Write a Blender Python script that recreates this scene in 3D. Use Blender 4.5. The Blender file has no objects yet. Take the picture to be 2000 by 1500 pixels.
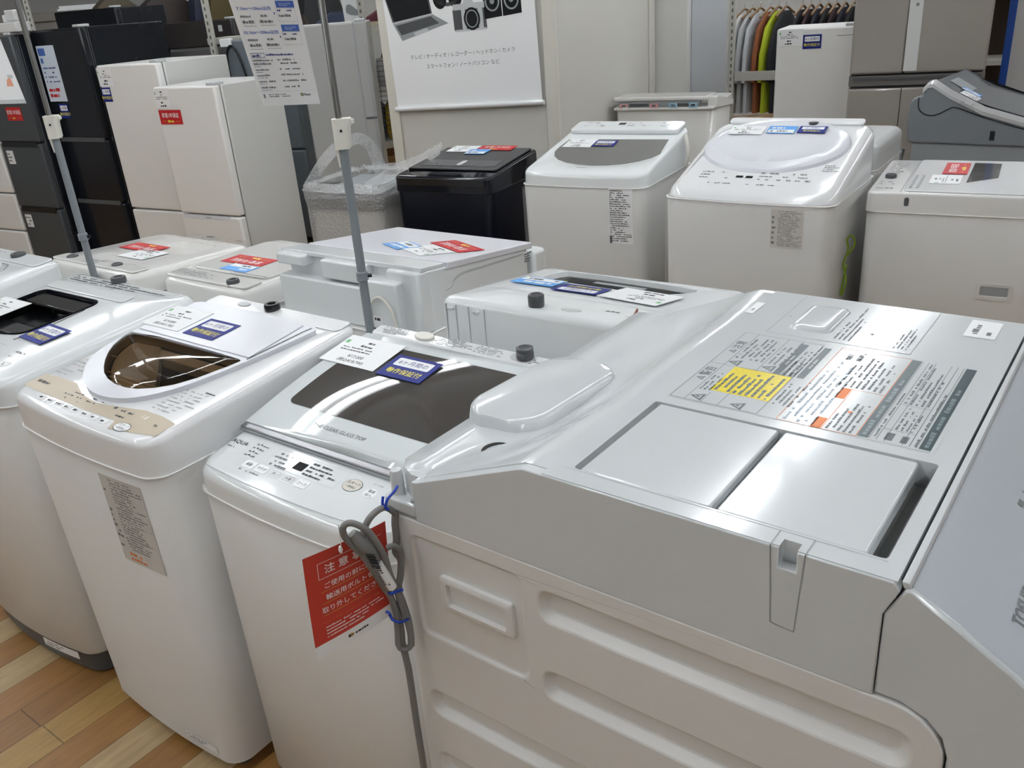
import bpy, bmesh, math, random
from mathutils import Vector, Matrix
# ------------------------------------------------------------------ camera, world, light
SC = bpy.context.scene
COL = SC.collection
R = math.radians
def cam():
    p, ro = R(24.0936), R(-4.5386)
    f = Vector((0, math.cos(p), -math.sin(p))); r0 = Vector((1, 0, 0)); u0 = r0.cross(f)
    r = math.cos(ro) * r0 + math.sin(ro) * u0; u = -math.sin(ro) * r0 + math.cos(ro) * u0
    c = bpy.data.cameras.new('camera'); c.sensor_width = 36; c.lens = 1680 / 2000 * 36; c.clip_start = .02
    o = bpy.data.objects.new('camera', c); COL.objects.link(o)
    m = Matrix((r, u, -f)).transposed().to_4x4(); m.translation = (0, 0, 1.6); o.matrix_world = m
    SC.camera = o
cam()
vs = SC.view_settings
vs.view_transform = 'Standard'; vs.look = 'None'; vs.gamma = 1; vs.use_curve_mapping = False
vs.exposure = 0.0
W = bpy.data.worlds.new('World'); SC.world = W; W.use_nodes = True
bg = W.node_tree.nodes['Background']; bg.inputs[0].default_value = (.80, .86, .9, 1); bg.inputs[1].default_value = .4
YAW = -38.4                      # the washer rows run along this direction
CEIL = 3.1
TUBE_E, ROWS = 29.0, [-6.1, -3.75, -1.4, 1.25]
# ------------------------------------------------------------------ materials
MATS = {}
def nd(nt, t, **k):
    n = nt.nodes.new(t)
    for a, b in k.items(): setattr(n, a, b)
    return n
def mat(name, col, rough=.4, metal=0, coat=0, spec=.5, emit=0, alpha=1, bump=0, bscale=60, vary=.03, trans=0):
    if name in MATS: return MATS[name]
    m = bpy.data.materials.new(name); m.use_nodes = True; nt = m.node_tree; b = nt.nodes['Principled BSDF']
    c = (*col, 1); L = nt.links.new
    b.inputs['Base Color'].default_value = c; b.inputs['Roughness'].default_value = rough
    b.inputs['Metallic'].default_value = metal; b.inputs['Specular IOR Level'].default_value = spec
    b.inputs['Coat Weight'].default_value = coat; b.inputs['Coat Roughness'].default_value = .05
    b.inputs['Alpha'].default_value = alpha; b.inputs['Transmission Weight'].default_value = trans
    tc = nd(nt, 'ShaderNodeTexCoord'); no = nd(nt, 'ShaderNodeTexNoise'); no.inputs['Scale'].default_value = 7; no.inputs['Detail'].default_value = 3
    L(tc.outputs['Object'], no.inputs['Vector'])
    mr = nd(nt, 'ShaderNodeMapRange'); mr.inputs['To Min'].default_value = max(.01, rough - vary); mr.inputs['To Max'].default_value = rough + vary
    L(no.outputs['Fac'], mr.inputs['Value']); L(mr.outputs[0], b.inputs['Roughness'])
    if emit: b.inputs['Emission Color'].default_value = c; b.inputs['Emission Strength'].default_value = emit
    if bump:
        n2 = nd(nt, 'ShaderNodeTexNoise'); n2.inputs['Scale'].default_value = bscale; n2.inputs['Detail'].default_value = 4
        L(tc.outputs['Object'], n2.inputs['Vector'])
        bp = nd(nt, 'ShaderNodeBump'); bp.inputs['Strength'].default_value = bump; bp.inputs['Distance'].default_value = .002
        L(n2.outputs['Fac'], bp.inputs['Height']); L(bp.outputs[0], b.inputs['Normal'])
    MATS[name] = m
    return m
WHITE = mat('white_plastic', (.80, .81, .82), .16, coat=.3)
WHITE2 = mat('cool_white_plastic', (.77, .80, .81), .13, coat=.3)
LILAC = mat('lilac_white_plastic', (.74, .75, .80), .22)
BODY = mat('white_painted_steel', (.74, .735, .72), .32)
CREAM = mat('cream_plastic', (.74, .73, .66), .4)
SEAMHL = mat('seam_highlight_white', (.88, .88, .87), .35)  # extra white: the highlight along the cabinet seam is put into the colour
GAP = mat('gap_grey', (.16, .165, .17), .5)
GREYL = mat('light_grey_plastic', (.52, .54, .55), .35)
GREYM = mat('mid_grey_plastic', (.27, .29, .30), .4)
GREYD = mat('dark_grey_plastic', (.07, .075, .08), .35)
BLACK = mat('black_plastic', (.008, .009, .011), .2)
BLACKG = mat('black_gloss', (.003, .004, .008), .08, spec=.35)
INK = mat('black_ink', (.03, .032, .036), .5)
INKG = mat('grey_ink', (.16, .17, .18), .5)
PAPER = mat('white_card', (.88, .89, .90), .4)
NAVY = mat('navy_card', (.010, .020, .19), .45, spec=.2)
NAVYI = mat('navy_ink', (.015, .03, .20), .4)
YEL = mat('yellow_ink', (.75, .66, .06), .4)
RED = mat('red_card', (.50, .02, .025), .45, spec=.25)
SKY = mat('sky_blue_ink', (.10, .34, .75), .4)
GREEN = mat('green_ink', (.08, .42, .12), .4)
ORANGE = mat('orange_ink', (.75, .20, .04), .4)
TAN = mat('tan_panel', (.46, .39, .29), .3)
BRWN = mat('smoked_brown_plastic', (.10, .075, .05), .08, coat=.5)
CHROME = mat('chrome', (.50, .51, .51), .22, metal=1)
STEEL = mat('brushed_steel', (.36, .36, .37), .35, metal=1)
POLEG = mat('grey_painted_pole', (.20, .225, .245), .4)
CABLE = mat('grey_cable', (.19, .185, .18), .5)
BLUET = mat('blue_twist_tie', (.01, .05, .42), .4)
def film(name, fac, rough, col=(.9, .92, .93), scale=40, strength=.4, stripes=None):
    m = bpy.data.materials.new(name); m.use_nodes = True; nt = m.node_tree; L = nt.links.new
    b = nt.nodes['Principled BSDF']; b.inputs['Base Color'].default_value = (*col, 1); b.inputs['Roughness'].default_value = rough
    tr = nd(nt, 'ShaderNodeBsdfTransparent'); mx = nd(nt, 'ShaderNodeMixShader')
    tc = nd(nt, 'ShaderNodeTexCoord')
    if stripes == 'bubble':
        no = nd(nt, 'ShaderNodeTexVoronoi'); no.inputs['Scale'].default_value = scale; src = no.outputs['Distance']
    else:
        mp = nd(nt, 'ShaderNodeMapping'); mp.inputs['Scale'].default_value = stripes or (1, 1, 1)
        L(tc.outputs['Object'], mp.inputs[0])
        no = nd(nt, 'ShaderNodeTexNoise'); no.inputs['Scale'].default_value = scale; no.inputs['Detail'].default_value = 3; src = no.outputs['Fac']
        L(mp.outputs[0], no.inputs['Vector'])
    if stripes == 'bubble': L(tc.outputs['Object'], no.inputs['Vector'])
    bp = nd(nt, 'ShaderNodeBump'); bp.inputs['Strength'].default_value = strength; bp.inputs['Distance'].default_value = .01
    L(src, bp.inputs['Height']); L(bp.outputs[0], b.inputs['Normal'])
    mx.inputs[0].default_value = fac
    L(tr.outputs[0], mx.inputs[1]); L(b.outputs[0], mx.inputs[2]); L(mx.outputs[0], nt.nodes['Material Output'].inputs[0])
    MATS[name] = m; return m
def tint(name, col, ior=1.5, rough=.03):
    """thin tinted window: see-through colour plus a clear reflection"""
    m = bpy.data.materials.new(name); m.use_nodes = True; nt = m.node_tree; L = nt.links.new; nt.nodes.remove(nt.nodes['Principled BSDF'])
    t = nd(nt, 'ShaderNodeBsdfTransparent'); t.inputs[0].default_value = (*col, 1); g = nd(nt, 'ShaderNodeBsdfGlossy'); g.inputs['Roughness'].default_value = rough
    fr = nd(nt, 'ShaderNodeFresnel'); fr.inputs[0].default_value = ior; mx = nd(nt, 'ShaderNodeMixShader')
    L(fr.outputs[0], mx.inputs[0]); L(t.outputs[0], mx.inputs[1]); L(g.outputs[0], mx.inputs[2]); L(mx.outputs[0], nt.nodes['Material Output'].inputs[0])
    MATS[name] = m; return m
# ------------------------------------------------------------------ mesh tools
def rrect(x0, x1, y0, y1, r, n=6, bulge=0):
    """rounded rectangle outline, counter-clockwise; bulge pushes the y0 side outwards"""
    r = min(r, (x1 - x0) / 2 - 1e-4, (y1 - y0) / 2 - 1e-4); P = []
    for cx, cy, a0 in ((x1 - r, y0 + r, -90), (x1 - r, y1 - r, 0), (x0 + r, y1 - r, 90), (x0 + r, y0 + r, 180)):
        for i in range(n + 1):
            a = R(a0 + 90 * i / n); P.append((cx + r * math.cos(a), cy + r * math.sin(a)))
    k = 8                                        # points along the front so it can bulge
    for i in range(1, k): P.append((x0 + r + (x1 - x0 - 2 * r) * i / k, y0))
    if bulge:
        xm, h = (x0 + x1) / 2, (x1 - x0) / 2
        P = [(x, y - bulge * (1 - ((x - xm) / h) ** 2) * (1 if y < (y0 + y1) / 2 else 0)) for x, y in P]
    return P
def circ(cx, cy, rx, ry=None, n=24):
    ry = ry or rx
    return [(cx + rx * math.cos(2 * math.pi * i / n), cy + ry * math.sin(2 * math.pi * i / n)) for i in range(n)]
def smooth_poly(P, it=2):
    for _ in range(it):
        Q = []
        for i in range(len(P)):
            a, b = P[i], P[(i + 1) % len(P)]
            Q += [(a[0] * .75 + b[0] * .25, a[1] * .75 + b[1] * .25), (a[0] * .25 + b[0] * .75, a[1] * .25 + b[1] * .75)]
        P = Q
    return P
TXT = {}
def text_geo(s, bold=0):
    k = (s, bold)
    if k not in TXT:
        c = bpy.data.curves.new('t', 'FONT'); c.body = s; c.size = 1; c.resolution_u = 2; c.offset = bold
        o = bpy.data.objects.new('t', c); COL.objects.link(o)
        m = bpy.data.meshes.new_from_object(o.evaluated_get(bpy.context.evaluated_depsgraph_get()))
        V = [(v.co.x, v.co.y) for v in m.vertices]; F = [tuple(p.vertices) for p in m.polygons]
        bpy.data.objects.remove(o); bpy.data.curves.remove(c); bpy.data.meshes.remove(m)
        TXT[k] = (V, F)
    return TXT[k]
ID = lambda x, y, h: (x, y, h)
class MB:
    def __init__(s): s.v, s.f, s.m = [], [], []
    def add(s, V, F, m=0):
        n = len(s.v); s.v += [tuple(p) for p in V]; s.f += [tuple(i + n for i in f) for f in F]; s.m += [m] * len(F); return s
    def box(s, x0, x1, y0, y1, z0, z1, m=0):
        V = [(x, y, z) for z in (z0, z1) for y in (y0, y1) for x in (x0, x1)]
        return s.add(V, [(0, 2, 3, 1), (4, 5, 7, 6), (0, 1, 5, 4), (2, 6, 7, 3), (0, 4, 6, 2), (1, 3, 7, 5)], m)
    def prism(s, P, a, b, mp=ID, m=0, cap=(1, 1)):
        """outline P (u,v) extruded from h=a to h=b"""
        n = len(P)
        V = [mp(x, y, a) for x, y in P] + [mp(x, y, b) for x, y in P]
        F = [(i, (i + 1) % n, n + (i + 1) % n, n + i) for i in range(n)]
        if cap[0]: F.append(tuple(range(n))[::-1])
        if cap[1]: F.append(tuple(range(n, 2 * n)))
        return s.add(V, F, m)
    def loft(s, rings, m=0, cap=(1, 1)):
        n = len(rings[0]); V = [p for r in rings for p in r]; F = []
        for k in range(len(rings) - 1):
            for i in range(n): F.append((k * n + i, k * n + (i + 1) % n, (k + 1) * n + (i + 1) % n, (k + 1) * n + i))
        if cap[0]: F.append(tuple(range(n))[::-1])
        if cap[1]: F.append(tuple(range((len(rings) - 1) * n, len(rings) * n)))
        return s.add(V, F, m)
    def face(s, outer, holes, mp=ID, h=0, m=0):
        """flat face with holes"""
        bm = bmesh.new(); E = []
        for P in [outer] + holes:
            vs_ = [bm.verts.new((x, y, 0)) for x, y in P]
            E += [bm.edges.new((vs_[i], vs_[(i + 1) % len(vs_)])) for i in range(len(vs_))]
        bmesh.ops.triangle_fill(bm, edges=E, use_beauty=True, use_dissolve=False, normal=(0, 0, 1))
        bm.verts.index_update(); bm.normal_update()
        V = [mp(v.co.x, v.co.y, h) for v in bm.verts]
        F = [tuple(v.index for v in (f.verts if f.normal.z > 0 else reversed(f.verts))) for f in bm.faces]
        bm.free(); return s.add(V, F, m)
    def emboss(s, outer, holes, mp=ID, h=0, m=0):
        """face with pressed-in recesses: holes = (outline, inner outline, depth[, floor material])"""
        s.face(outer, [q[0] for q in holes], mp, h, m)
        for q in holes:
            a, b, d = q[:3]; fm = q[3] if len(q) > 3 else m; n = len(a)
            V = [mp(x, y, h) for x, y in a] + [mp(x, y, h - d) for x, y in b]
            s.add(V, [(i, (i + 1) % n, n + (i + 1) % n, n + i)[::-1] for i in range(n)], fm if d > .02 else m)
            s.add([mp(x, y, h - d) for x, y in b], [tuple(range(n))], fm)
        return s
    def tube(s, P, r, n=10, m=0, cap=True):
        P = [Vector(p) for p in P]; rings = []; up = None
        rs = r if isinstance(r, (list, tuple)) else [r] * len(P)
        for i, p in enumerate(P):
            t = (P[min(i + 1, len(P) - 1)] - P[max(i - 1, 0)])
            if t.length < 1e-9: t = Vector((0, 0, 1))
            t.normalize()
            if up is None: up = Vector((1, 0, 0)) if abs(t.x) < .8 else Vector((0, 1, 0))
            u = up - t * up.dot(t); u.normalize(); w = t.cross(u); up = u
            rings.append([p + (u * math.cos(2 * math.pi * k / n) + w * math.sin(2 * math.pi * k / n)) * rs[i] for k in range(n)])
        return s.loft(rings, m, (cap, cap))
    def lathe(s, prof, c=(0, 0, 0), n=24, m=0, mp=None):
        rings = []
        for r, z in prof:
            ring = [(c[0] + r * math.cos(2 * math.pi * k / n), c[1] + r * math.sin(2 * math.pi * k / n), c[2] + z) for k in range(n)]
            rings.append([mp(*q) for q in ring] if mp else ring)
        return s.loft(rings, m)
    def text(s, t, x, y, size, mp=ID, h=0, m=0, al='c', bold=0, rot=0, sx=1):
        V, F = text_geo(t, bold)
        if not V: return s
        a, b = min(v[0] for v in V), max(v[0] for v in V); off = {'l': 0, 'c': (a + b) / 2, 'r': b}[al]
        c, d = math.cos(R(rot)), math.sin(R(rot)); Q = []
        for px, py in V:
            px, py = (px - off) * size * sx, (py - .36) * size
            Q.append(mp(x + px * c - py * d, y + px * d + py * c, h))
        return s.add(Q, F, m)
    def rect(s, x0, y0, x1, y1, mp=ID, h=0, m=0):
        return s.add([mp(x0, y0, h), mp(x1, y0, h), mp(x1, y1, h), mp(x0, y1, h)], [(0, 1, 2, 3)], m)
    def hline(s, x0, y0, x1, y1, mp, h=0, m=0, n=14):
        for i in range(n): s.rect(x0 + (x1 - x0) * i / n, y0, x0 + (x1 - x0) * (i + 1) / n, y1, mp, h, m)
        return s
    def frame(s, x0, y0, x1, y1, t, mp=ID, h=0, m=0):
        s.rect(x0, y0, x1, y0 + t, mp, h, m); s.rect(x0, y1 - t, x1, y1, mp, h, m)
        s.rect(x0, y0 + t, x0 + t, y1 - t, mp, h, m); return s.rect(x1 - t, y0 + t, x1, y1 - t, mp, h, m)
    def micro(s, x0, y0, x1, y1, rows, mp=ID, h=0, m=0, seed=1, fill=.5, dens=.8, vert=False):
        """lines of print too small to read: rows of short dashes"""
        g = random.Random(seed); p = (y1 - y0) / rows if not vert else (x1 - x0) / rows
        L0, L1 = (x0, x1) if not vert else (y0, y1)
        for i in range(rows):
            a = L0; end = L0 + (L1 - L0) * (.55 + .45 * g.random())
            q0 = (y1 - (i + 1) * p + p * (1 - fill) / 2) if not vert else (x0 + i * p + p * (1 - fill) / 2)
            while a < end:
                w = p * fill * (.5 + 1.6 * g.random())
                if g.random() < dens:
                    hh = p * fill * (.6 + .4 * g.random())
                    if vert: s.rect(q0, a, q0 + hh, min(a + w, end), mp, h, m)
                    else: s.rect(a, q0, min(a + w, end), q0 + hh, mp, h, m)
                a += w + p * fill * .3
        return s
import numpy as np
def clusters(mb):
    """faces of a printed sheet grouped into marks that stand well apart"""
    p = list(range(len(mb.v)))
    def find(a):
        while p[a] != a: p[a] = p[p[a]]; a = p[a]
        return a
    for f in mb.f:
        for i in f[1:]: p[find(i)] = find(f[0])
    V = np.array([tuple(q) for q in mb.v]); isl = {}
    for i, f in enumerate(mb.f): isl.setdefault(find(f[0]), []).append(i)
    K = list(isl.values()); lo = np.array([V[sum((list(mb.f[i]) for i in k), [])].min(0) for k in K]); hi = np.array([V[sum((list(mb.f[i]) for i in k), [])].max(0) for k in K])
    size = (hi - lo).max(1); gap = np.maximum(0, np.maximum(lo[:, None] - hi[None], lo[None] - hi[:, None]))
    near = np.sqrt((gap ** 2).sum(2)) <= np.maximum(.0195, .49 * np.maximum(size[:, None], size[None]))
    n = len(K); lab = [-1] * n; c = 0
    for i in range(n):
        if lab[i] >= 0: continue
        st = [i]; lab[i] = c
        while st:
            a = st.pop()
            for b in np.nonzero(near[a])[0]:
                if lab[b] < 0: lab[b] = c; st.append(b)
        c += 1
    out = [MB() for _ in range(c)]
    for k, l in zip(K, lab):
        o = out[l]; o.flat = True
        for i in k: o.add([mb.v[j] for j in mb.f[i]], [tuple(range(len(mb.f[i])))], mb.m[i])
    return out
SPLIT = {'lettering', 'printed_notes', 'panel_seam', 'control_panel', 'spec_sticker', 'corner_tab', 'feature_sticker', 'print'}
def obj(name, mb, mats, parent=None, **k):
    if name in SPLIT and getattr(mb, 'flat', False) and len(mb.f) < 9000:
        C = clusters(mb)
        if len(C) > 1: return [obj1(name, q, mats, parent, **k) for q in C][0]
    return obj1(name, mb, mats, parent, **k)
def obj1(name, mb, mats, parent=None, bevel=0, seg=2, smooth=35, T=None):
    me = bpy.data.meshes.new(name)
    V = mb.v if T is None else [tuple(T @ Vector(p)) for p in mb.v]
    me.from_pydata(V, [], mb.f)
    for q in (mats if isinstance(mats, (list, tuple)) else [mats]): me.materials.append(q)
    me.polygons.foreach_set('material_index', mb.m)
    me.validate(); me.update()
    bm = bmesh.new(); bm.from_mesh(me); bmesh.ops.remove_doubles(bm, verts=bm.verts, dist=1e-6)
    if len(mb.f) < 4000 and not getattr(mb, 'flat', False): bmesh.ops.recalc_face_normals(bm, faces=bm.faces)
    bm.to_mesh(me); bm.free()
    if smooth:
        me.shade_smooth(); me.set_sharp_from_angle(angle=R(smooth))
    o = bpy.data.objects.new(name, me); COL.objects.link(o)
    if parent is not None: o.parent = parent
    if bevel:
        b = o.modifiers.new('bevel', 'BEVEL'); b.width = bevel; b.segments = seg; b.limit_method = 'ANGLE'; b.angle_limit = R(40); b.harden_normals = False
    return o
def tag(o, label=None, cat=None, group=None, kind=None):
    for k, v in (('label', label), ('category', cat), ('group', group), ('kind', kind)):
        if v: o[k] = v
    return o
def thing(name, label, cat, loc, rz=0, group=None):
    o = bpy.data.objects.new(name, None); COL.objects.link(o); o.empty_display_size = .1
    o.location = loc; o.rotation_euler = (0, 0, R(rz)); return tag(o, label, cat, group)
def struct(name, mb, mats, **k): return tag(obj(name, mb, mats, **k), kind='structure')
def basis(yaw):
    y = R(yaw); return Vector((math.cos(y), math.sin(y), 0)), Vector((-math.sin(y), math.cos(y), 0))
def printed(): m = MB(); m.flat = True; return m
# printed sheets keep their face order (all faces point up)
# ------------------------------------------------------------------ the room
def node_floor():
    m = bpy.data.materials.new('plank_floor'); m.use_nodes = True; nt = m.node_tree; L = nt.links.new; b = nt.nodes['Principled BSDF']
    tc = nd(nt, 'ShaderNodeTexCoord'); mp = nd(nt, 'ShaderNodeMapping'); mp.inputs['Rotation'].default_value = (0, 0, R(-YAW))
    L(tc.outputs['Object'], mp.inputs[0]); sx = nd(nt, 'ShaderNodeSeparateXYZ'); L(mp.outputs[0], sx.inputs[0])
    def M(op, a, b_=None):
        n = nd(nt, 'ShaderNodeMath', operation=op)
        for i, q in enumerate((a, b_)):
            if q is None: continue
            if isinstance(q, (int, float)): n.inputs[i].default_value = q
            else: L(q, n.inputs[i])
        return n.outputs[0]
    u = M('DIVIDE', M('ADD', sx.outputs[0], 2.25 + 107 * .107), .107); iu = M('FLOOR', u)
    wn = nd(nt, 'ShaderNodeTexWhiteNoise', noise_dimensions='1D'); L(iu, wn.inputs['W'])
    v = M('ADD', M('DIVIDE', sx.outputs[1], 1.8), M('MULTIPLY', wn.outputs[0], 7.0)); iv = M('FLOOR', v)
    k = M('DIVIDE', M('ADD', M('MODULO', M('ADD', iu, M('MULTIPLY', M('FLOOR', M('DIVIDE', sx.outputs[1], 2.2)), 3)), 7), .5), 7)
    cr = nd(nt, 'ShaderNodeValToRGB'); cr.color_ramp.interpolation = 'CONSTANT'
    cols = [(.29, .145, .04), (.40, .285, .15), (.265, .13, .036), (.285, .14, .04), (.355, .215, .07), (.29, .145, .044), (.25, .122, .036)]
    e = cr.color_ramp.elements; e[0].color = (*cols[2], 1); e[0].position = 0
    order = [2, 1, 3, 6, 4, 5, 1]
    for i, c in enumerate(order):
        if i == 0: e[0].color = (*cols[c], 1); continue
        if i == 1: q = e[1]; q.position = i / 7
        else: q = e.new(i / 7)
        q.color = (*cols[c], 1)
    L(k, cr.inputs[0])
    mp2 = nd(nt, 'ShaderNodeMapping'); mp2.inputs['Scale'].default_value = (9, 1.1, 1)
    L(mp.outputs[0], mp2.inputs[0]); no = nd(nt, 'ShaderNodeTexNoise'); no.inputs['Scale'].default_value = 5; no.inputs['Detail'].default_value = 8; no.inputs['Distortion'].default_value = 1.2
    L(mp2.outputs[0], no.inputs['Vector'])
    mr = nd(nt, 'ShaderNodeMapRange'); mr.inputs['To Min'].default_value = .62; mr.inputs['To Max'].default_value = 1.3; L(no.outputs['Fac'], mr.inputs[0])
    mx = nd(nt, 'ShaderNodeMix', data_type='RGBA', blend_type='MULTIPLY'); mx.inputs[0].default_value = 1
    L(cr.outputs[0], mx.inputs[6]); L(mr.outputs[0], mx.inputs[7])
    fr = M('FRACT', u); seam = M('LESS_THAN', M('ABSOLUTE', M('SUBTRACT', fr, .5)), .487)
    fv = M('FRACT', v); seam2 = M('LESS_THAN', M('ABSOLUTE', M('SUBTRACT', fv, .5)), .499)
    sm = M('ADD', M('MULTIPLY', M('MULTIPLY', seam, seam2), .55), .45)
    mx2 = nd(nt, 'ShaderNodeMix', data_type='RGBA', blend_type='MULTIPLY'); mx2.inputs[0].default_value = 1
    L(mx.outputs[2], mx2.inputs[6]); L(sm, mx2.inputs[7]); L(mx2.outputs[2], b.inputs['Base Color'])
    b.inputs['Roughness'].default_value = .33
    return m
FLOOR = node_floor()
WALLM = mat('wallpaper_beige', (.60, .585, .54), .8, bump=.5, bscale=350)
WALLW = mat('store_wall_white', (.42, .42, .41), .85, bump=.2, bscale=200)
CEILM = mat('ceiling_white', (.55, .56, .57), .9, bump=.2, bscale=120)
RX0, RX1, RY0, RY1 = -8.5, 7.5, -4.5, 11.5
struct('floor', MB().box(RX0, RX1, RY0, RY1, -.05, 0), FLOOR, smooth=0)
struct('ceiling', MB().box(RX0, RX1, RY0, RY1, CEIL, CEIL + .05), CEILM, smooth=0)
struct('wall_back', MB().box(RX0, RX1, RY1, RY1 + .1, 0, CEIL), WALLW, smooth=0)
struct('wall_front', MB().box(RX0, RX1, RY0 - .1, RY0, 0, CEIL), WALLW, smooth=0)
struct('wall_left', MB().box(RX0 - .1, RX0, RY0, RY1, 0, CEIL), WALLW, smooth=0)
struct('wall_right', MB().box(RX1, RX1 + .1, RY0, RY1, 0, CEIL), WALLW, smooth=0)
# ceiling fixtures: batten housings with a lit diffuser, in rows parallel to the machines' sides
TUBE = mat('lit_tube', (.93, .97, 1.0), .5, emit=TUBE_E)
HOUS = mat('fixture_white', (.85, .85, .85), .5)
def lights():
    ex, ey = basis(YAW); n = 0
    for a in ROWS:
        for j in range(-1, 6):
            b = .3 + j * 2.45; p = ex * a + ey * b
            e0, e1 = p - ey * 1.1, p + ey * 1.1
            if not all(RX0 + .2 < q.x < RX1 - .2 and RY0 + .2 < q.y < RY1 - .2 for q in (e0, e1)): continue
            t = thing('ceiling_light', 'long white fluorescent batten fixture on the ceiling above the sales floor', 'light', (p.x, p.y, CEIL), YAW, 'fluorescent battens on the ceiling')
            obj('housing', MB().box(-.11, .11, -1.12, 1.12, -.05, 0), HOUS, t, bevel=.004)
            for x in (-.06, .06): obj('tube', MB().tube([(x, -1.1, -.07), (x, 1.1, -.07)], .014, 8), TUBE, t, smooth=60)
            n += 1
lights()
# ------------------------------------------------------------------ cards, signs
FR = {}
def frame_of(root, T, w, d, hf, hb):
    """returns a function giving the world matrix of a flat thing lying on a machine's sloping top"""
    def at(u, v, rot=0, lift=.001, zadd=0):
        s = math.atan2(hb - hf, d)
        m = Matrix.Translation(root.location) @ Matrix.Rotation(root.rotation_euler.z, 4, 'Z') @ T
        return m @ Matrix.Translation((u, v, hf + (hb - hf) * v / d + lift + zadd)) @ Matrix.Rotation(s, 4, 'X') @ Matrix.Rotation(R(rot), 4, 'Z')
    return at
def card_mesh(kind, w, h, seed=1, price=None):
    """a laminated card lying flat, origin at its centre; materials depend on the kind"""
    m = printed(); x0, x1, y0, y1 = -w / 2, w / 2, -h / 2, h / 2; t = .0012; e = t + .0002; e2 = t + .0004
    m.prism([(x0, y0), (x1, y0), (x1, y1), (x0, y1)], 0, t, m=0)
    if kind == 'price':
        mats = [PAPER, INK, GREEN]
        m.rect(x0 + .04 * w, y1 - .30 * h, x0 + .10 * w, y1 - .18 * h, h=e, m=2)
        m.micro(x0 + .42 * w, y1 - .22 * h, x0 + .60 * w, y1 - .12 * h, 1, h=e, m=1, seed=seed, fill=.8, dens=1)
        m.micro(x0 + .36 * w, y1 - .36 * h, x0 + .58 * w, y1 - .26 * h, 1, h=e, m=1, seed=seed + 1, fill=.7)
        m.micro(x0 + .10 * w, y1 - .56 * h, x0 + .94 * w, y1 - .38 * h, 2, h=e, m=1, seed=seed + 2, fill=.45)
        if price:
            m.text(price[0], .0, y0 + .30 * h, .13 * h, h=e, m=1, bold=.01); m.text(price[1], .0, y0 + .14 * h, .12 * h, h=e, m=1, bold=.01)
        else:
            m.micro(x0 + .36 * w, y0 + .24 * h, x0 + .60 * w, y0 + .36 * h, 1, h=e, m=1, seed=seed + 4, fill=.8, dens=1)
            m.micro(x0 + .28 * w, y0 + .08 * h, x0 + .72 * w, y0 + .20 * h, 1, h=e, m=1, seed=seed + 5, fill=.8, dens=1)
    elif kind == 'blue':
        mats = [NAVY, PAPER, NAVYI, YEL]
        m.prism(rrect(x0 + .10 * w, x1 - .10 * w, y0 + .52 * h, y1 - .12 * h, .05 * h, 3), t, e, m=1)
        m.text('6ヶ月間の', 0, y0 + .70 * h, .22 * h, h=e2, m=2, bold=.006, sx=1.02)
        m.text('動作保証付', 0, y0 + .28 * h, .25 * h, h=e, m=3, bold=.008, sx=.95)
    elif kind == 'red':
        mats = [RED, PAPER, YEL]
        m.text('家電1年保証', 0, y0 + .62 * h, .36 * h, h=e, m=1, bold=.008, sx=.9)
        m.micro(x0 + .34 * w, y0 + .12 * h, x0 + .66 * w, y0 + .32 * h, 1, h=e, m=2, seed=seed, fill=.9, dens=1)
        m.rect(x0 + .10 * w, y0 + .21 * h, x0 + .30 * w, y0 + .225 * h, h=e, m=2); m.rect(x1 - .30 * w, y0 + .21 * h, x1 - .10 * w, y0 + .225 * h, h=e, m=2)
    elif kind == 'sky':
        mats = [SKY, PAPER, YEL, INK]
        m.rect(x0 + .05 * w, y0 + .08 * h, x1 - .05 * w, y0 + .48 * h, h=e, m=1)
        m.micro(x0 + .12 * w, y0 + .16 * h, x1 - .15 * w, y0 + .42 * h, 1, h=e2, m=3, seed=seed, fill=.7)
        m.micro(x0 + .12 * w, y0 + .58 * h, x1 - .12 * w, y0 + .88 * h, 1, h=e, m=1, seed=seed + 3, fill=.75)
        m.rect(x0, y0, x0 + .08 * w, y0 + .08 * h, h=e, m=2); m.rect(x1 - .08 * w, y0, x1, y0 + .08 * h, h=e, m=2)
    return m, mats
CARDN = {'price': ('price_card', 'price card', 'price cards on the appliances'), 'blue': ('warranty_card', 'warranty card', 'blue warranty cards'),
         'red': ('warranty_card', 'warranty card', 'red warranty cards'), 'sky': ('notice_card', 'notice card', 'sky blue notice cards')}
SIZE = {'price': (.15, .11), 'blue': (.115, .085), 'red': (.195, .082), 'sky': (.115, .085)}
_seed = [10]
def card(kind, M, label, w=None, h=None, price=None):
    _seed[0] += 7; W_, H_ = SIZE[kind]; w, h = w or W_, h or H_
    mb, mats = card_mesh(kind, w, h, _seed[0], price); n, c, g = CARDN[kind]
    o = obj(n, mb, mats, smooth=0); o.matrix_world = M; return tag(o, label, c, g)
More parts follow.
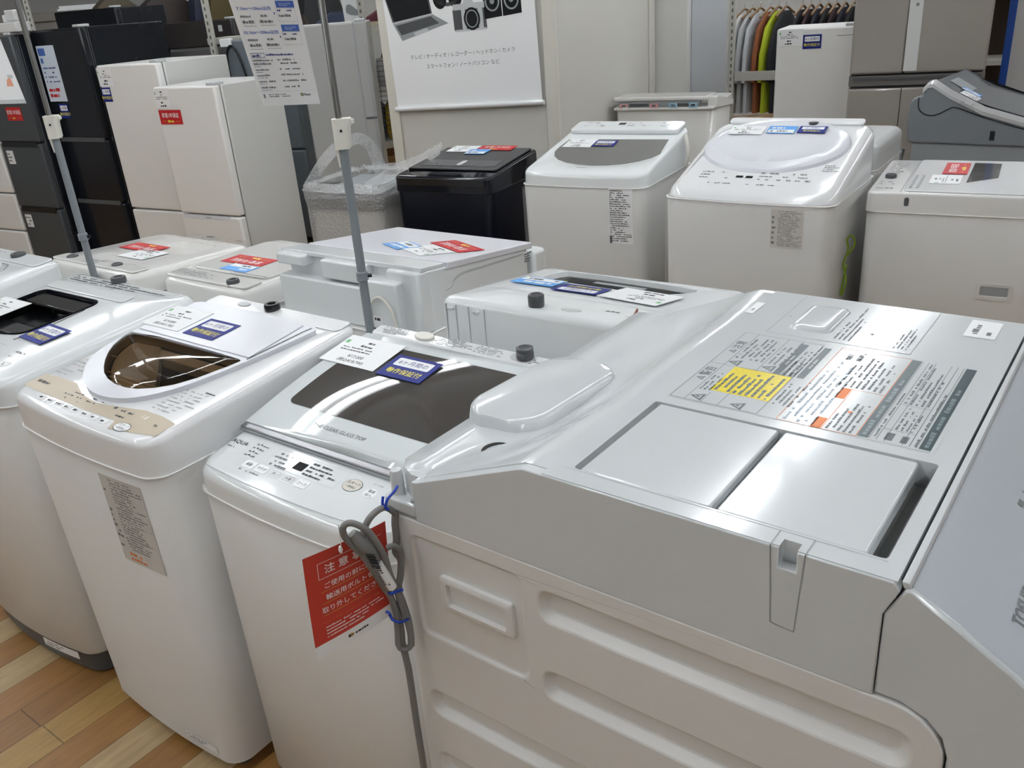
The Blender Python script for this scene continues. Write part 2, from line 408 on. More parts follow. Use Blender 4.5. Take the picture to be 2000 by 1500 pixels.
# ------------------------------------------------------------------ washer kit
class Washer:
    def __init__(s, name, label, v, cat='washing machine', group='washing machines on sale'):
        s.X, s.Y, s.yaw, s.w, s.d, s.hf, s.hb = v; ex, ey = basis(s.yaw)
        c = Vector((s.X, s.Y, 0)) + ex * s.w / 2 + ey * s.d / 2
        s.root = thing(name, label, cat, c, s.yaw, group); s.T = Matrix.Translation((-s.w / 2, -s.d / 2, 0))
        s.at = frame_of(s.root, s.T, s.w, s.d, s.hf, s.hb)
    def tz(s, y): return s.hf + (s.hb - s.hf) * y / s.d
    def mp(s, u, v, h): return (u, v, s.tz(v) + h)
    def front(s, u, z, h):
        f = max(0, min(1, z / s.seam)); x = (u - s.w / 2) / (s.w / 2)
        return (u, s.tp * (1 - f) - s.bulge * max(0, 1 - x * x) - h, z)
    def part(s, name, mb, mats, **k): return obj(name, mb, mats, k.pop('parent', s.root), T=s.T, **k)
    def cabinet(s, seam, m=None, bulge=.012, r=.045, kick=None, taper=.006, zb=.03, trim=None):
        m = m or BODY; mb = MB(); w, d = s.w, s.d
        ring = lambda z, i: [(x, y, z) for x, y in rrect(i, w - i, i, d - i, r, bulge=bulge)]
        z0 = zb if not kick else kick; s.tp = taper
        mb.loft([ring(z0, .012), ring(z0 + .012, taper), ring(seam - .004, 0), ring(seam, .003)], 0)
        s.part('cabinet', mb, m, smooth=50)
        tr = MB(); tr.loft([ring(seam - .0012, .001), ring(seam - .0012, -.0042), ring(seam + .001, -.0042), ring(seam + .0018, .001)], 0, (0, 0)); s.part('seam_trim', tr, trim or SEAMHL, smooth=30)  # raised lip shaped to show as a bright line, painted extra white by default
        if kick: s.part('kick_plate', MB().loft([ring(.01, .02), ring(kick + .01, .016)]), GREYD)
        for x in (.06, w - .06):
            for y in (.06, d - .06): s.part('foot', MB().lathe([(.02, 0), (.022, .02), (.015, zb + .005)], (x, y, 0), 12), GREYD)
        s.seam, s.r, s.bulge = seam, r, bulge
    def cover(s, holes=(), m=None, edge=.014, r=None, inset=(0, 0), name='top_cover', lip=True, tb=None, floor=None):
        """the moulded top: rises from the seam to the sloping top face, with recesses pressed in"""
        w, d = s.w, s.d; r = r or s.r; b = s.bulge; mb = MB(); m = m or WHITE
        tb = b if tb is None else tb
        def ring(f, i, bl, ins=1): return [(x, y, f(x, y)) for x, y in rrect(i + inset[0] * ins, w - i - inset[0] * ins, i, d - i - inset[1] * ins, max(.01, r - i * .5), bulge=bl)]
        S = s.seam
        rings = [ring(lambda x, y: S, .004, b, 0), ring(lambda x, y: S + .001, -.002, b, 0), ring(lambda x, y: S + .006, -.0015, b, 0)]
        k = edge
        for q in (0, .3, .7, 1.0):
            a = q * math.pi / 2
            rings.append(ring(lambda x, y, a=a: s.tz(y) - k * (1 - math.sin(a)), k * (1 - math.cos(a)), tb))
        mb.loft(rings, 0, (0, 0))
        out = [(p[0], p[1]) for p in rings[-1]]
        mb.emboss(out, [tuple(q) for q in holes], s.mp, 0)
        return s.part(name, mb, [m] + (floor or []), smooth=42)
    def slab(s, name, P, h0, h1, m, bevel=.003, holes=(), **k):
        mb = MB()
        if holes:
            mb.face(P, [q for q in holes], s.mp, h1)
            for q in [P] + list(holes):
                n = len(q); mb.add([s.mp(x, y, h0) for x, y in q] + [s.mp(x, y, h1) for x, y in q], [(i, (i + 1) % n, n + (i + 1) % n, n + i) for i in range(n)])
        else: mb.prism(P, h0, h1, s.mp)
        return s.part(name, mb, m, bevel=bevel, **k)
    def knob(s, u, v, r=.022, h=.03, m=None, name='hose_inlet_cap'):
        z = s.tz(v); mb = MB().lathe([(r * .8, -.005), (r, 0), (r, h * .75), (r * .9, h), (r * .55, h), (r * .5, h * .8), (.002, h * .8)], (u, v, z), 20)
        return s.part(name, mb, m or GREYD, smooth=40)
def seamline(s, P, w=.0016, h=.0006, name='panel_seam', m=None, close=True, mp=None, parent=None):
    """a thin dark joint drawn along an outline on the top"""
    mb = printed(); n = len(P); mp = mp or s.mp
    for i in range(n if close else n - 1):
        a, b = Vector(P[i]), Vector(P[(i + 1) % n]); t = b - a
        if t.length < 1e-6: continue
        q = Vector((-t.y, t.x)).normalized() * w / 2
        mb.add([mp(*(a - q), h), mp(*(b - q), h), mp(*(b + q), h), mp(*(a + q), h)], [(0, 1, 2, 3)])
    return s.part(name, mb, m or GAP, smooth=0)
# ------------------------------------------------------------------ the drum washer in front, seen from its left side
DRUMW = mat('drum_white_plastic', (.62, .65, .665), .13, coat=.3)
def drum_front():
    A0, B0, B1 = -.3, .623, 1.28
    ex, ey = basis(YAW); c = ex * A0 + ey * .95
    t = thing('drum_washing_machine', 'big white drum washing machine in the foreground, side towards us, yellow sticker on top', 'washing machine', c, YAW, 'washing machines on sale')
    T = Matrix.Translation((-A0, -.95, 0)); P = lambda n, mb, m, **k: obj(n, mb, m, k.pop('parent', t), T=T, **k)
    sx = lambda y0, y1: (lambda u, v, h: (u, y0 + (y1 - y0) * h, v))   # profile (a,z) swept along b
    # steel cabinet behind the side panel
    P('cabinet', MB().box(-.695, -.062, B0 + .045, B1 - .006, .03, 1.02), BODY, bevel=.012)
    for a in (-.64, -.12):
        for b in (.69, 1.21): P('foot', MB().lathe([(.025, 0), (.027, .02), (.018, .035)], (a, b, 0), 12), GREYD)
    # pressed side panel
    mp = lambda u, v, h: (u, B0 + .004 - h, v)
    def slot(x0, x1, z0, z1, r, dp=.008, ins=.007, n=6):
        return (rrect(x0, x1, z0, z1, r, n), rrect(x0 + ins, x1 - ins, z0 + ins, z1 - ins, max(.003, r - ins * .6), n), dp)
    out = [(-.700, .04)] + [(-.06, .04)] + [(-.06 - .045 * (1 - math.cos(R(q))), 1.024 - .045 * (1 - math.sin(R(q)))) for q in range(0, 91, 15)] + [(-.700, 1.024)]
    holes = [slot(-.675, -.503, .847, 1.002, .012, .004, .004), slot(-.482, -.085, .951, .996, .016, .011, .011), slot(-.482, -.085, .835, .880, .016, .011, .011)]
    for z in (.735, .62, .505, .39, .275): holes.append(slot(-.679, -.085, z - .03, z + .016, .016, .011, .011))
    mb = MB().emboss(out, holes, mp, .004)
    n = len(out); mb.add([mp(x, z, .004) for x, z in out] + [mp(x, z, -.05) for x, z in out], [(i, (i + 1) % n, n + (i + 1) % n, n + i) for i in range(n)])
    panel = P('side_panel', mb, BODY, smooth=24, bevel=.0018)
    hm = MB(); o2 = rrect(-.632, -.520, .905, .955, .004); i2 = rrect(-.622, -.530, .913, .947, .003); i3 = rrect(-.619, -.532, .9135, .934, .002)
    m3 = lambda u, v, h: (u, B0 + .004 - h, v)
    L3 = [[m3(x, z, h) for x, z in q] for q, h in ((o2, -.004), (o2, .0055), (rrect(-.629, -.523, .908, .952, .004), .007), (i2, .007), (i3, -.03))]
    hm.loft(L3, 0, (0, 1)); P('carry_handle', hm, BODY, smooth=40, parent=panel)
    # rear deck and upper housing
    prof = [(-.66, 1.024), (-.66, 1.0805), (-.652, 1.0815), (-.497, 1.1445), (-.49, 1.1465), (-.1165, 1.1465), (-.111, 1.1395), (-.1222, 1.112), (-.1222, 1.024)]
    pn = prof[:5] + [(-.212, 1.1465), (-.212, 1.1255), (-.196, 1.1255), (-.196, 1.1465)] + prof[5:]
    P('upper_side', MB().prism(pn, 0, 1, sx(B0, B0 + .014)), DRUMW, bevel=.0012)
    P('notch_back', MB().box(-.222, -.186, B0 + .0145, B0 + .022, 1.10, 1.1465), DRUMW)
    P('upper_side', MB().prism(prof, 0, 1, sx(B1 - .014, B1)), DRUMW, bevel=.002)
    def sec(b):                                     # smooth hollow between deck and ridge, deeper in the middle
        k = max(0, min(1, (b - .64) / .25)); k = k * k * (3 - 2 * k); e = max(0, min(1, (1.28 - b) / .2)); k *= e * e * (3 - 2 * e)
        back = -.712 + (.05 * (1 - max(0, min(1, (b - .632) / .035))) ** 2)
        q = [(back, 1.03), (back, 1.074), (back + .004, 1.0795), (back + .04, 1.081)]
        for i in range(13):
            f = i / 12; a = -.652 + f * .157
            lin = 1.0815 + .065 * f; hol = 1.083 + .064 * f ** (1.0 + 1.6 * k) - .006 * k * math.sin(f * 3.14) + .0016 * math.sin(11 * f + 16 * b) * k
            q.append((a, hol if k > 0 else lin))
        q += [(-.470, 1.1465), (-.462, 1.1465), (-.462, 1.03)]
        return [(a, b, z) for a, z in q]
    bs = [.6372, .642, .65, .665, .69, .72, .76, .8, .85, .9, .95, 1.0, 1.05, 1.1, 1.15, 1.2, 1.24, 1.268]
    P('rear_deck', MB().loft([sec(b) for b in bs]), DRUMW, smooth=60)
    fm = lambda x, y, h: (x, y, h)
    P('tap_cover', MB().loft([[(x, y, z - max(0, y - .84) * .05) for x, y in rrect(-.722 + i, -.585 - i * 1.5, .775 + i, 1.02, .045, 8)] for z, i in ((1.06, 0), (1.095, .005), (1.0985, .007), (1.1, .011))]), DRUMW, smooth=38)
    P('hose_inlet', MB().lathe([(.020, 1.078), (.021, 1.088), (.0195, 1.0905), (.014, 1.0905), (.0135, 1.084), (.002, 1.084)], (-.606, .724, 0), 24), BLACK)
    sh = MB().box(-.712, -.661, B0, .668, 1.028, 1.046); P('corner_shelf', sh, DRUMW, bevel=.003)
    P('cord_peg', MB().lathe([(.0085, 1.045), (.008, 1.075), (.0068, 1.079), (.002, 1.0795)], (-.700, .638, 0), 14), DRUMW)
    P('screw', MB().lathe([(.004, 1.046), (.004, 1.0485), (.001, 1.049)], (-.668, .631, 0), 10), STEEL)
    # flat top with the lid opening
    F1 = [(-.466, B0 + .002), (-.212, B0 + .002), (-.212, B0 + .0135), (-.196, B0 + .0135), (-.196, B0 + .002), (-.114, B0 + .002), (-.114, B1 - .002), (-.466, B1 - .002)]
    lid = rrect(-.443, -.129, .651, .834, .004, 2)
    tb = rrect(-.400, -.334, 1.128, 1.236, .006, 3)
    mb = MB(); mb.emboss(F1, [(lid, lid, .03, 1)], fm, 1.1475)
    n = len(F1); mb.add([(x, y, 1.1475) for x, y in F1] + [(x, y, 1.13) for x, y in F1], [(i, (i + 1) % n, n + (i + 1) % n, n + i) for i in range(n)])
    top = P('top_panel', mb, [DRUMW, GREYL], smooth=30)
    for a0, a1, dz in ((-.4365, -.2905, .0), (-.2845, -.1465, -.0004)):
        P('dispenser_lid', MB().prism(rrect(a0, a1, .6525, .8325, .003, 2), 1.128, 1.1466 + dz), DRUMW, bevel=.0025)
    P('lid_grip', MB().loft([[(a, b, z) for a, b in ((-.146, .653), (-.1295, .653), (-.1295, .832), (-.146, .832))] for z in (1.118, 1.119)]), GREYM)  # darker grey floor paints the shadow in the gap beside the lids
    P('lid_grip', MB().add([(-.1295, .653, 1.1472), (-.1295, .832, 1.1472), (-.138, .826, 1.121), (-.138, .657, 1.121)], [(0, 1, 2, 3)]), DRUMW)
    # hatch, filter bump
    mb = MB().loft([[(x, y, z) for x, y in rrect(-.393 + i, -.334 - i, 1.130 + i, 1.234 - i, .01 - i * .3, 4)] for z, i in ((1.1475, 0), (1.1505, .002), (1.1525, .007), (1.1528, .012))])
    P('filter_bulge', mb, DRUMW, smooth=50)
    mb = printed()
    for q in ((-.414, 1.104, -.223, 1.1052), (-.414, 1.104, -.4128, 1.272), (-.2242, 1.104, -.223, 1.272)): mb.rect(q[0], q[1], q[2], q[3], fm, 1.1478)
    mb.rect(-.45, .6475, -.127, .6481, fm, 1.1478)
    P('panel_seam', mb, GREYM, smooth=0)
    # moulded corner tab with notch, on the near side
    tp = [(-.2195, 1.148), (-.1885, 1.148), (-.1935, 1.062), (-.2155, 1.064)]
    seam = printed(); m2 = lambda u, v, h: (u, B0 - h, v)
    for i in (1, 2, 3):
        a, b = Vector(tp[i]), Vector(tp[(i + 1) % 4]); q = Vector((-(b - a).y, (b - a).x)).normalized() * .0006
        seam.add([m2(*(a - q), .0004), m2(*(b - q), .0004), m2(*(b + q), .0004), m2(*(a + q), .0004)], [(0, 1, 2, 3)])
    for a in (-.2195, -.1885): seam.rect(a - .0006, B0, a + .0006, .6475, fm, 1.1479)
    P('corner_tab', seam, GREYM, smooth=0)
    # front housing with sloping control panel
    fp = [(-.058, .04), (-.058, .985), (-.064, 1.004), (-.078, 1.018), (-.1, 1.0265), (-.1215, 1.0265), (-.1215, 1.112), (-.1075, 1.1415), (-.103, 1.1425), (-.02, 1.091), (.04, 1.045), (.075, .99), (.095, .88), (.10, .55), (.098, .04)]
    P('front_housing', MB().prism(fp, 0, 1, sx(B0 + .0015, B1 - .0015)), DRUMW, bevel=.003)
    g = [(-.104, 1.1435), (-.018, 1.0905), (.042, 1.0455), (.040, 1.0425), (-.02, 1.087), (-.104, 1.139)]
    glass = P('control_panel', MB().prism(g, 0, 1, sx(B0 + .007, B1 - .007)), mat('control_glass', (.47, .50, .54), .2), bevel=.0012)
    P('trim_strip', MB().prism([(-.1115, 1.1475), (-.1055, 1.1478), (-.1035, 1.1425), (-.1095, 1.1405)], 0, 1, sx(B0 + .004, B1 - .004)), DRUMW, bevel=.001)
    sl = .086, -.053; L = math.hypot(*sl); d = (sl[0] / L, sl[1] / L)
    def fg(u, v, h): return (-.104 + d[0] * v - d[1] * h, u, 1.1435 + d[1] * v + d[0] * h)   # u along b, v down the slope
    pr = printed(); fl = lambda u, v, h: fg(u, -v, h)
    pr.text('TOSHIBA', .683, -.0865, .0165, fl, .0006, 0, 'l', .03)
    pr.micro(.85, -.075, .98, -.05, 2, fl, .0006, 0, 5, .5); pr.micro(.98, -.055, 1.12, -.036, 2, fl, .0006, 0, 6, .5)
    P('lettering', pr, INKG, smooth=0, parent=glass)
    P('door', MB().loft([[(x, .95 + r * math.cos(2 * math.pi * k / 32), .62 + r * math.sin(2 * math.pi * k / 32)) for k in range(32)] for x, r in ((.098, .24), (.125, .235), (.14, .2), (.142, .02))]), DRUMW, smooth=50)
    # printing on the top: rows run away from the camera, read from the machine's front
    q = lambda u, v, h: (-v, u, 1.1478 + h)      # u = b, v = -a
    lab = printed(); Wt, Ik, Dk, Yl, Or = 0, 1, 2, 3, 4
    lab.rect(.8535, .138, 1.091, .4375, q, 0, Wt); e = .0002
    lab.frame(.8555, .3265, 1.0885, .4365, .0007, q, e, Ik); lab.rect(.8555, .4165, 1.0885, .4172, q, e, Ik); lab.rect(.8555, .375, .9, .3757, q, e, Ik)
    lab.rect(.9705, .3265, .9712, .4365, q, e, Ik); lab.rect(.9712, .3735, 1.0885, .3742, q, e, Ik); lab.rect(.8555, .3958, .885, .3965, q, e, Ik)
    def tri(u, v, s_):
        P3 = [(u - s_, v - s_ * .8), (u + s_, v - s_ * .8), (u, v + s_ * .9)]; P4 = [(u + (a - u) * .55, v - .08 * s_ + (b - v) * .55) for a, b in P3]
        for i in range(3): lab.add([q(*P3[i], e), q(*P3[(i + 1) % 3], e), q(*P4[(i + 1) % 3], e), q(*P4[i], e)], [(0, 1, 2, 3)], Ik)
        lab.rect(u - .15 * s_, v - .35 * s_, u + .15 * s_, v + .1 * s_, q, e, Ik)
    tri(.868, .406, .010); tri(.866, .355, .010); tri(.983, .408, .010); tri(.985, .364, .010); tri(.920, .4265, .006); tri(1.018, .4265, .006)
    lab.text('警告', .943, .4262, .015, q, e, Ik, bold=.015); lab.text('注意', 1.042, .4262, .015, q, e, Ik, bold=.015)
    lab.micro(.889, .404, .965, .415, 2, q, e, Ik, 3); lab.micro(.889, .398, .95, .404, 1, q, e, Ik, 4)
    lab.micro(.998, .376, 1.086, .4155, 6, q, e, Ik, 5); lab.micro(.998, .351, 1.086, .372, 3, q, e, Ik, 7); lab.micro(.972, .327, 1.05, .345, 2, q, e, Ik, 8)
    lab.rect(.892, .327, .970, .401, q, e, Yl); lab.micro(.895, .330, .968, .399, 9, q, e * 2, Dk, 9, .55)
    lab.micro(.889, .300, .968, .324, 4, q, e, Ik, 10)
    for v0 in (.344, .314): lab.rect(.972, v0, 1.080, v0 + .009, q, e, Dk); lab.micro(1.0, v0 + .002, 1.05, v0 + .007, 1, q, e * 2, Wt, 11, .6)
    lab.micro(.973, .324, 1.084, .342, 3, q, e, Ik, 12); lab.micro(.858, .262, 1.085, .300, 5, q, e, INKL, 13)
    lab.frame(.8545, .2165, 1.0895, .304, .0007, q, e, Or); lab.rect(.854, .2545, .882, .2655, q, e, Or); lab.rect(.938, .2545, .968, .2655, q, e, Or); lab.rect(.8545, .253, .97, .2537, q, e, Or); lab.rect(.968, .2165, .9687, .2655, q, e, Or)
    lab.rect(.905, .236, .910, .2405, q, e, Or)
    lab.micro(.858, .221, .935, .252, 5, q, e, Ik, 14); lab.micro(.973, .221, 1.084, .275, 8, q, e, Ik, 15)
    lab.micro(1.055, .27, 1.082, .292, 2, q, e, Ik, 21, .7)
    for v0 in (.2045, .1425): lab.rect(.857, v0, 1.088, v0 + .0115, q, e, Dk); lab.micro(.862, v0 + .0025, 1.084, v0 + .0095, 1, q, e * 2, INKG2, 16, .75)
    for v0 in (.203, .196, .188, .170, .163, .156): lab.rect(.857, v0, 1.088, v0 + .0006, q, e, Ik)
    for u0 in (.886, .953): lab.rect(u0, .163, u0 + .0006, .196, q, e, Ik)
    lab.micro(.859, .197, 1.02, .202, 1, q, e, Ik, 17); lab.micro(.859, .1555, 1.084, .161, 1, q, e, Ik, 18)
    lab.micro(.861, .165, .883, .194, 2, q, e, Ik, 19, .7); lab.micro(.889, .166, .950, .187, 4, q, e, Ik, 20); lab.micro(.957, .166, 1.085, .195, 5, q, e, Ik, 22)
    P('warning_label', lab, [mat('label_white', (.60, .63, .64), .12), mat('label_ink', (.07, .09, .10), .35), mat('label_dark_teal', (.018, .045, .055), .3), mat('label_yellow', (.72, .58, 0), .25), ORANGE, mat('label_faint_ink', (.25, .31, .36), .3), mat('label_pale_ink', (.16, .21, .22), .3)], smooth=0, parent=top)
    l2 = printed(); l2.micro(1.118, .302, 1.255, .327, 4, q, e, 0, 31, .45); l2.micro(1.118, .230, 1.21, .25, 4, q, e, 0, 32, .45); l2.micro(1.14, .28, 1.21, .298, 2, q, e, 0, 33, .6, .4)
    l2.micro(1.15, .403, 1.185, .409, 1, q, e, 0, 34, .8)
    P('printed_notes', l2, INKG, smooth=0, parent=top)
    for nm_, (u0, u1, v0, v1), k in (('round_label', (1.165, 1.216, .458, .471), 1), ('sticker', (1.199, 1.266, .143, .181), 2)):
        s_ = printed(); s_.rect(u0, v0, u1, v1, q, .0003, 0); s_.micro(u0 + .012, v0 + .003, u1 - .01, v1 - .003, k, q, .0005, 1, 40 + k, .5, .7); P(nm_, s_, [PAPER, INKG], smooth=0, parent=top)
    return t
INKL, INKG2 = 5, 6
drum_front()
# ------------------------------------------------------------------ power cord, ties and red tag on the drum washer's corner
def spline(P, k=6):
    P = [Vector(p) for p in P]; Q = []
    for i in range(len(P) - 1):
        a, b, c, d = P[max(0, i - 1)], P[i], P[i + 1], P[min(len(P) - 1, i + 2)]
        for j in range(k):
            t = j / k; Q.append(.5 * ((2 * b) + (c - a) * t + (2 * a - 5 * b + 4 * c - d) * t * t + (3 * b - a - 3 * c + d) * t ** 3))
    return Q + [P[-1]]
def cord():
    t = thing('power_cord', 'coiled grey power cord hanging at the corner of the big drum machine', 'power cord', (-.17, .90, 0))
    T = Matrix.Translation((.17, -.90, 0)); P = lambda n, mb, m, par=None: obj(n, mb, m, par or t, T=T, smooth=60)
    L1 = [(-.1574, .9166, 1.0271), (-.1665, .9048, 1.0439), (-.1787, .8923, 1.0446), (-.1887, .8851, 1.0351), (-.1938, .8789, 1.0215), (-.1962, .8783, 1.0037), (-.192, .8793, .9839), (-.1847, .8809, .9631), (-.1768, .8876, .9379), (-.1748, .8931, .9169), (-.1734, .8984, .889), (-.174, .8983, .8633), (-.1763, .8979, .8394)]
    L2 = [(-.1763, .8979, .8394), (-.1739, .8983, .8308), (-.166, .8998, .8278), (-.1596, .901, .835), (-.1587, .9011, .8542), (-.1612, .9007, .8791), (-.1649, .9, .9038), (-.1667, .8946, .9282), (-.1706, .8888, .9558), (-.1727, .8833, .9855), (-.1778, .8772, 1.0105), (-.1859, .8734, 1.032), (-.1976, .8709, 1.0446), (-.2068, .8687, 1.0483), (-.2131, .8672, 1.0432), (-.2139, .8711, 1.0287), (-.2071, .8759, 1.0111), (-.1978, .8811, .991), (-.1905, .8878, .9649), (-.1829, .8935, .9372), (-.1754, .9011, .9074), (-.170, .903, .87), (-.1721, .9038, .8267)]
    L3 = [(-.1574, .9166, 1.0271), (-.1603, .9181, 1.0107), (-.1611, .918, .9887), (-.1644, .9153, .9715), (-.1587, .9113, .9609), (-.1609, .9078, .9407), (-.166, .9049, .9202), (-.1635, .9074, .8978), (-.1603, .909, .8687), (-.1598, .9091, .8441), (-.1612, .9078, .8257)]
    dn = [(-.1721, .9038, .8367), (-.1699, .9042, .8045), (-.1692, .9053, .7764), (-.17, .9072, .6819), (-.1701, .9092, .6009), (-.1718, .912, .493), (-.1743, .9135, .3786), (-.176, .917, .15), (-.17, .93, .03)]
    arc = [(-.1713, .8988, .9886), (-.1633, .9003, .9899), (-.1572, .9044, .9785), (-.1573, .9065, .9578), (-.1627, .9055, .936), (-.167, .903, .90)]
    P('cable', MB().tube(spline(L1), .0042).tube(spline(L2), .0042).tube(spline(L3), .0046).tube(spline(arc), .0038).tube(spline(dn), .0048), CABLE)
    plug = MB().tube(spline([(-.2057, .8762, 1.029), (-.1956, .8785, 1.0128), (-.1883, .8801, 1.0017), (-.182, .8814, .983)], 3), [.006, .0075, .009, .0105, .0105, .0105, .009, .0075, .0065, .005], 12)
    pl = P('plug', plug, mat('plug_grey', (.19, .19, .185), .45))
    for i in range(5):
        z = .9995 - i * .0042; x = -.1868 + i * .0011
        P('strain_relief', MB().tube([(x - .0052, .8706, z + .001), (x + .0052, .8700, z - .001)], .0014, 8), BLACK, pl)
    sl = P('cable_label', MB().tube([(-.1818, .8784, .982), (-.1749, .8798, .9613), (-.1696, .8839, .94)], .0062, 10), PAPER)
    pr = printed()
    for i in range(9):
        f = .1 + .08 * i; c = Vector((-.1818, .8784, .982)).lerp(Vector((-.1696, .8839, .94)), f); pr.add([c + Vector((-.004, -.0066, 0)), c + Vector((.003, -.0066, -.002)), c + Vector((.003, -.0066, .0)), c + Vector((-.004, -.0066, .002))], [(0, 1, 2, 3)])
    P('lettering', pr, INK, sl)
    for L in ([(-.1811, .8969, .9279), (-.176, .8875, .930), (-.172, .8834, .9308), (-.1622, .8904, .9294), (-.1576, .8912, .9291)],
              [(-.1839, .8912, .8975), (-.1800, .8900, .8960), (-.1790, .8910, .8905), (-.1752, .8858, .8875), (-.166, .8846, .8843), (-.1574, .8963, .8789)],
              [(-.1504, .9178, 1.0645), (-.1532, .9071, 1.0638), (-.1615, .9006, 1.0577), (-.1650, .8985, 1.0477), (-.1620, .900, 1.043), (-.1687, .9024, 1.0487), (-.1676, .9065, 1.0585)]):
        P('twist_tie', MB().tube(spline(L, 4), .0019, 6), BLUET)
    return t
cord()
def red_tag():
    A, B, Cc, D = Vector((-.2757, .8672, .8481)), Vector((-.1780, .9155, .8777)), Vector((-.1725, .9190, 1.0166)), Vector((-.2692, .8693, 1.0019))
    nrm = (B - A).cross(D - A).normalized()
    def q(u, v, h):
        lo, hi = A.lerp(B, u), D.lerp(Cc, u); p = lo.lerp(hi, v) + nrm * (h + .004 * math.sin(u * 2.6) - .003 * math.sin(v * 3.14)); return p - Vector((-.22, .89, .93))
    m = printed(); N = 10
    def sheet(v0, v1, mi, h):
        for i in range(N):
            for j in range(N):
                u0, u1 = i / N, (i + 1) / N; a, b = v0 + (v1 - v0) * j / N, v0 + (v1 - v0) * (j + 1) / N
                m.add([q(u0, a, h), q(u1, a, h), q(u1, b, h), q(u0, b, h)], [(0, 1, 2, 3)], mi)
    sheet(.12, 1, 0, 0); sheet(0, .12, 1, 0); sheet(0, 1, 1, -.0004)
    e, asp = .0004, 1.37
    def tx(s, u, v, size, mi, bold=.02, al='c'):
        V, F = text_geo(s, bold); a = min(p[0] for p in V); b = max(p[0] for p in V); off = {'l': a, 'c': (a + b) / 2}[al]
        m.add([q(u + (x - off) * size * asp, v + (y - .36) * size, e) for x, y in V], F, mi)
    m.hline(.15, .735, .93, .739, q, e, 1); m.hline(.15, .891, .93, .895, q, e, 1); m.rect(.15, .739, .156, .815, q, e, 1); m.rect(.15, .815, .156, .891, q, e, 1)
    tx('注 意 事 項', .54, .815, .095, 1, .008)
    for i, s in enumerate(('ご使用の前に必ず', '輸送用ボルトを', '取り外してください。')):
        v = .655 - i * .115; tx(s, .54 if i != 1 else .50, v, .062, 1, .004); m.hline(.16, v - .052, .92, v - .047, q, e, 2)
    m.micro(.16, .150, .90, .275, 4, q, e, 1, 77, .4, .9); m.micro(.14, .30, .9, .315, 1, q, e, 2, 78, .3, .5)
    m.rect(.40, .045, .45, .075, q, e, 3); m.rect(.43, .05, .47, .072, q, e, 2); m.micro(.49, .045, .76, .075, 1, q, e, 3, 79, .8, 1)
    o = obj('caution_tag', m, [mat('tag_red', (.52, .045, .03), .45), PAPER, mat('tag_gold', (.60, .36, .05), .4), INK], smooth=0); o.location = (-.22, .89, .93)
    tag(o, 'red paper caution tag with white Japanese lettering hanging beside the grey cord', 'tag')
    st = MB().tube(spline([(-.2192, .8729, 1.045), (-.2215, .8773, 1.0177), (-.2235, .879, 1.0)], 4), .0006, 6)
    k = obj('tag_loop', st, PAPER, o, T=Matrix.Translation((.22, -.89, -.93)))
    obj('tag_loop', MB().lathe([(.0015, -.004), (.003, 0), (.0015, .005)], (-.2232, .8775, 1.006), 8), PAPER, o, T=Matrix.Translation((.22, -.89, -.93)))
red_tag()
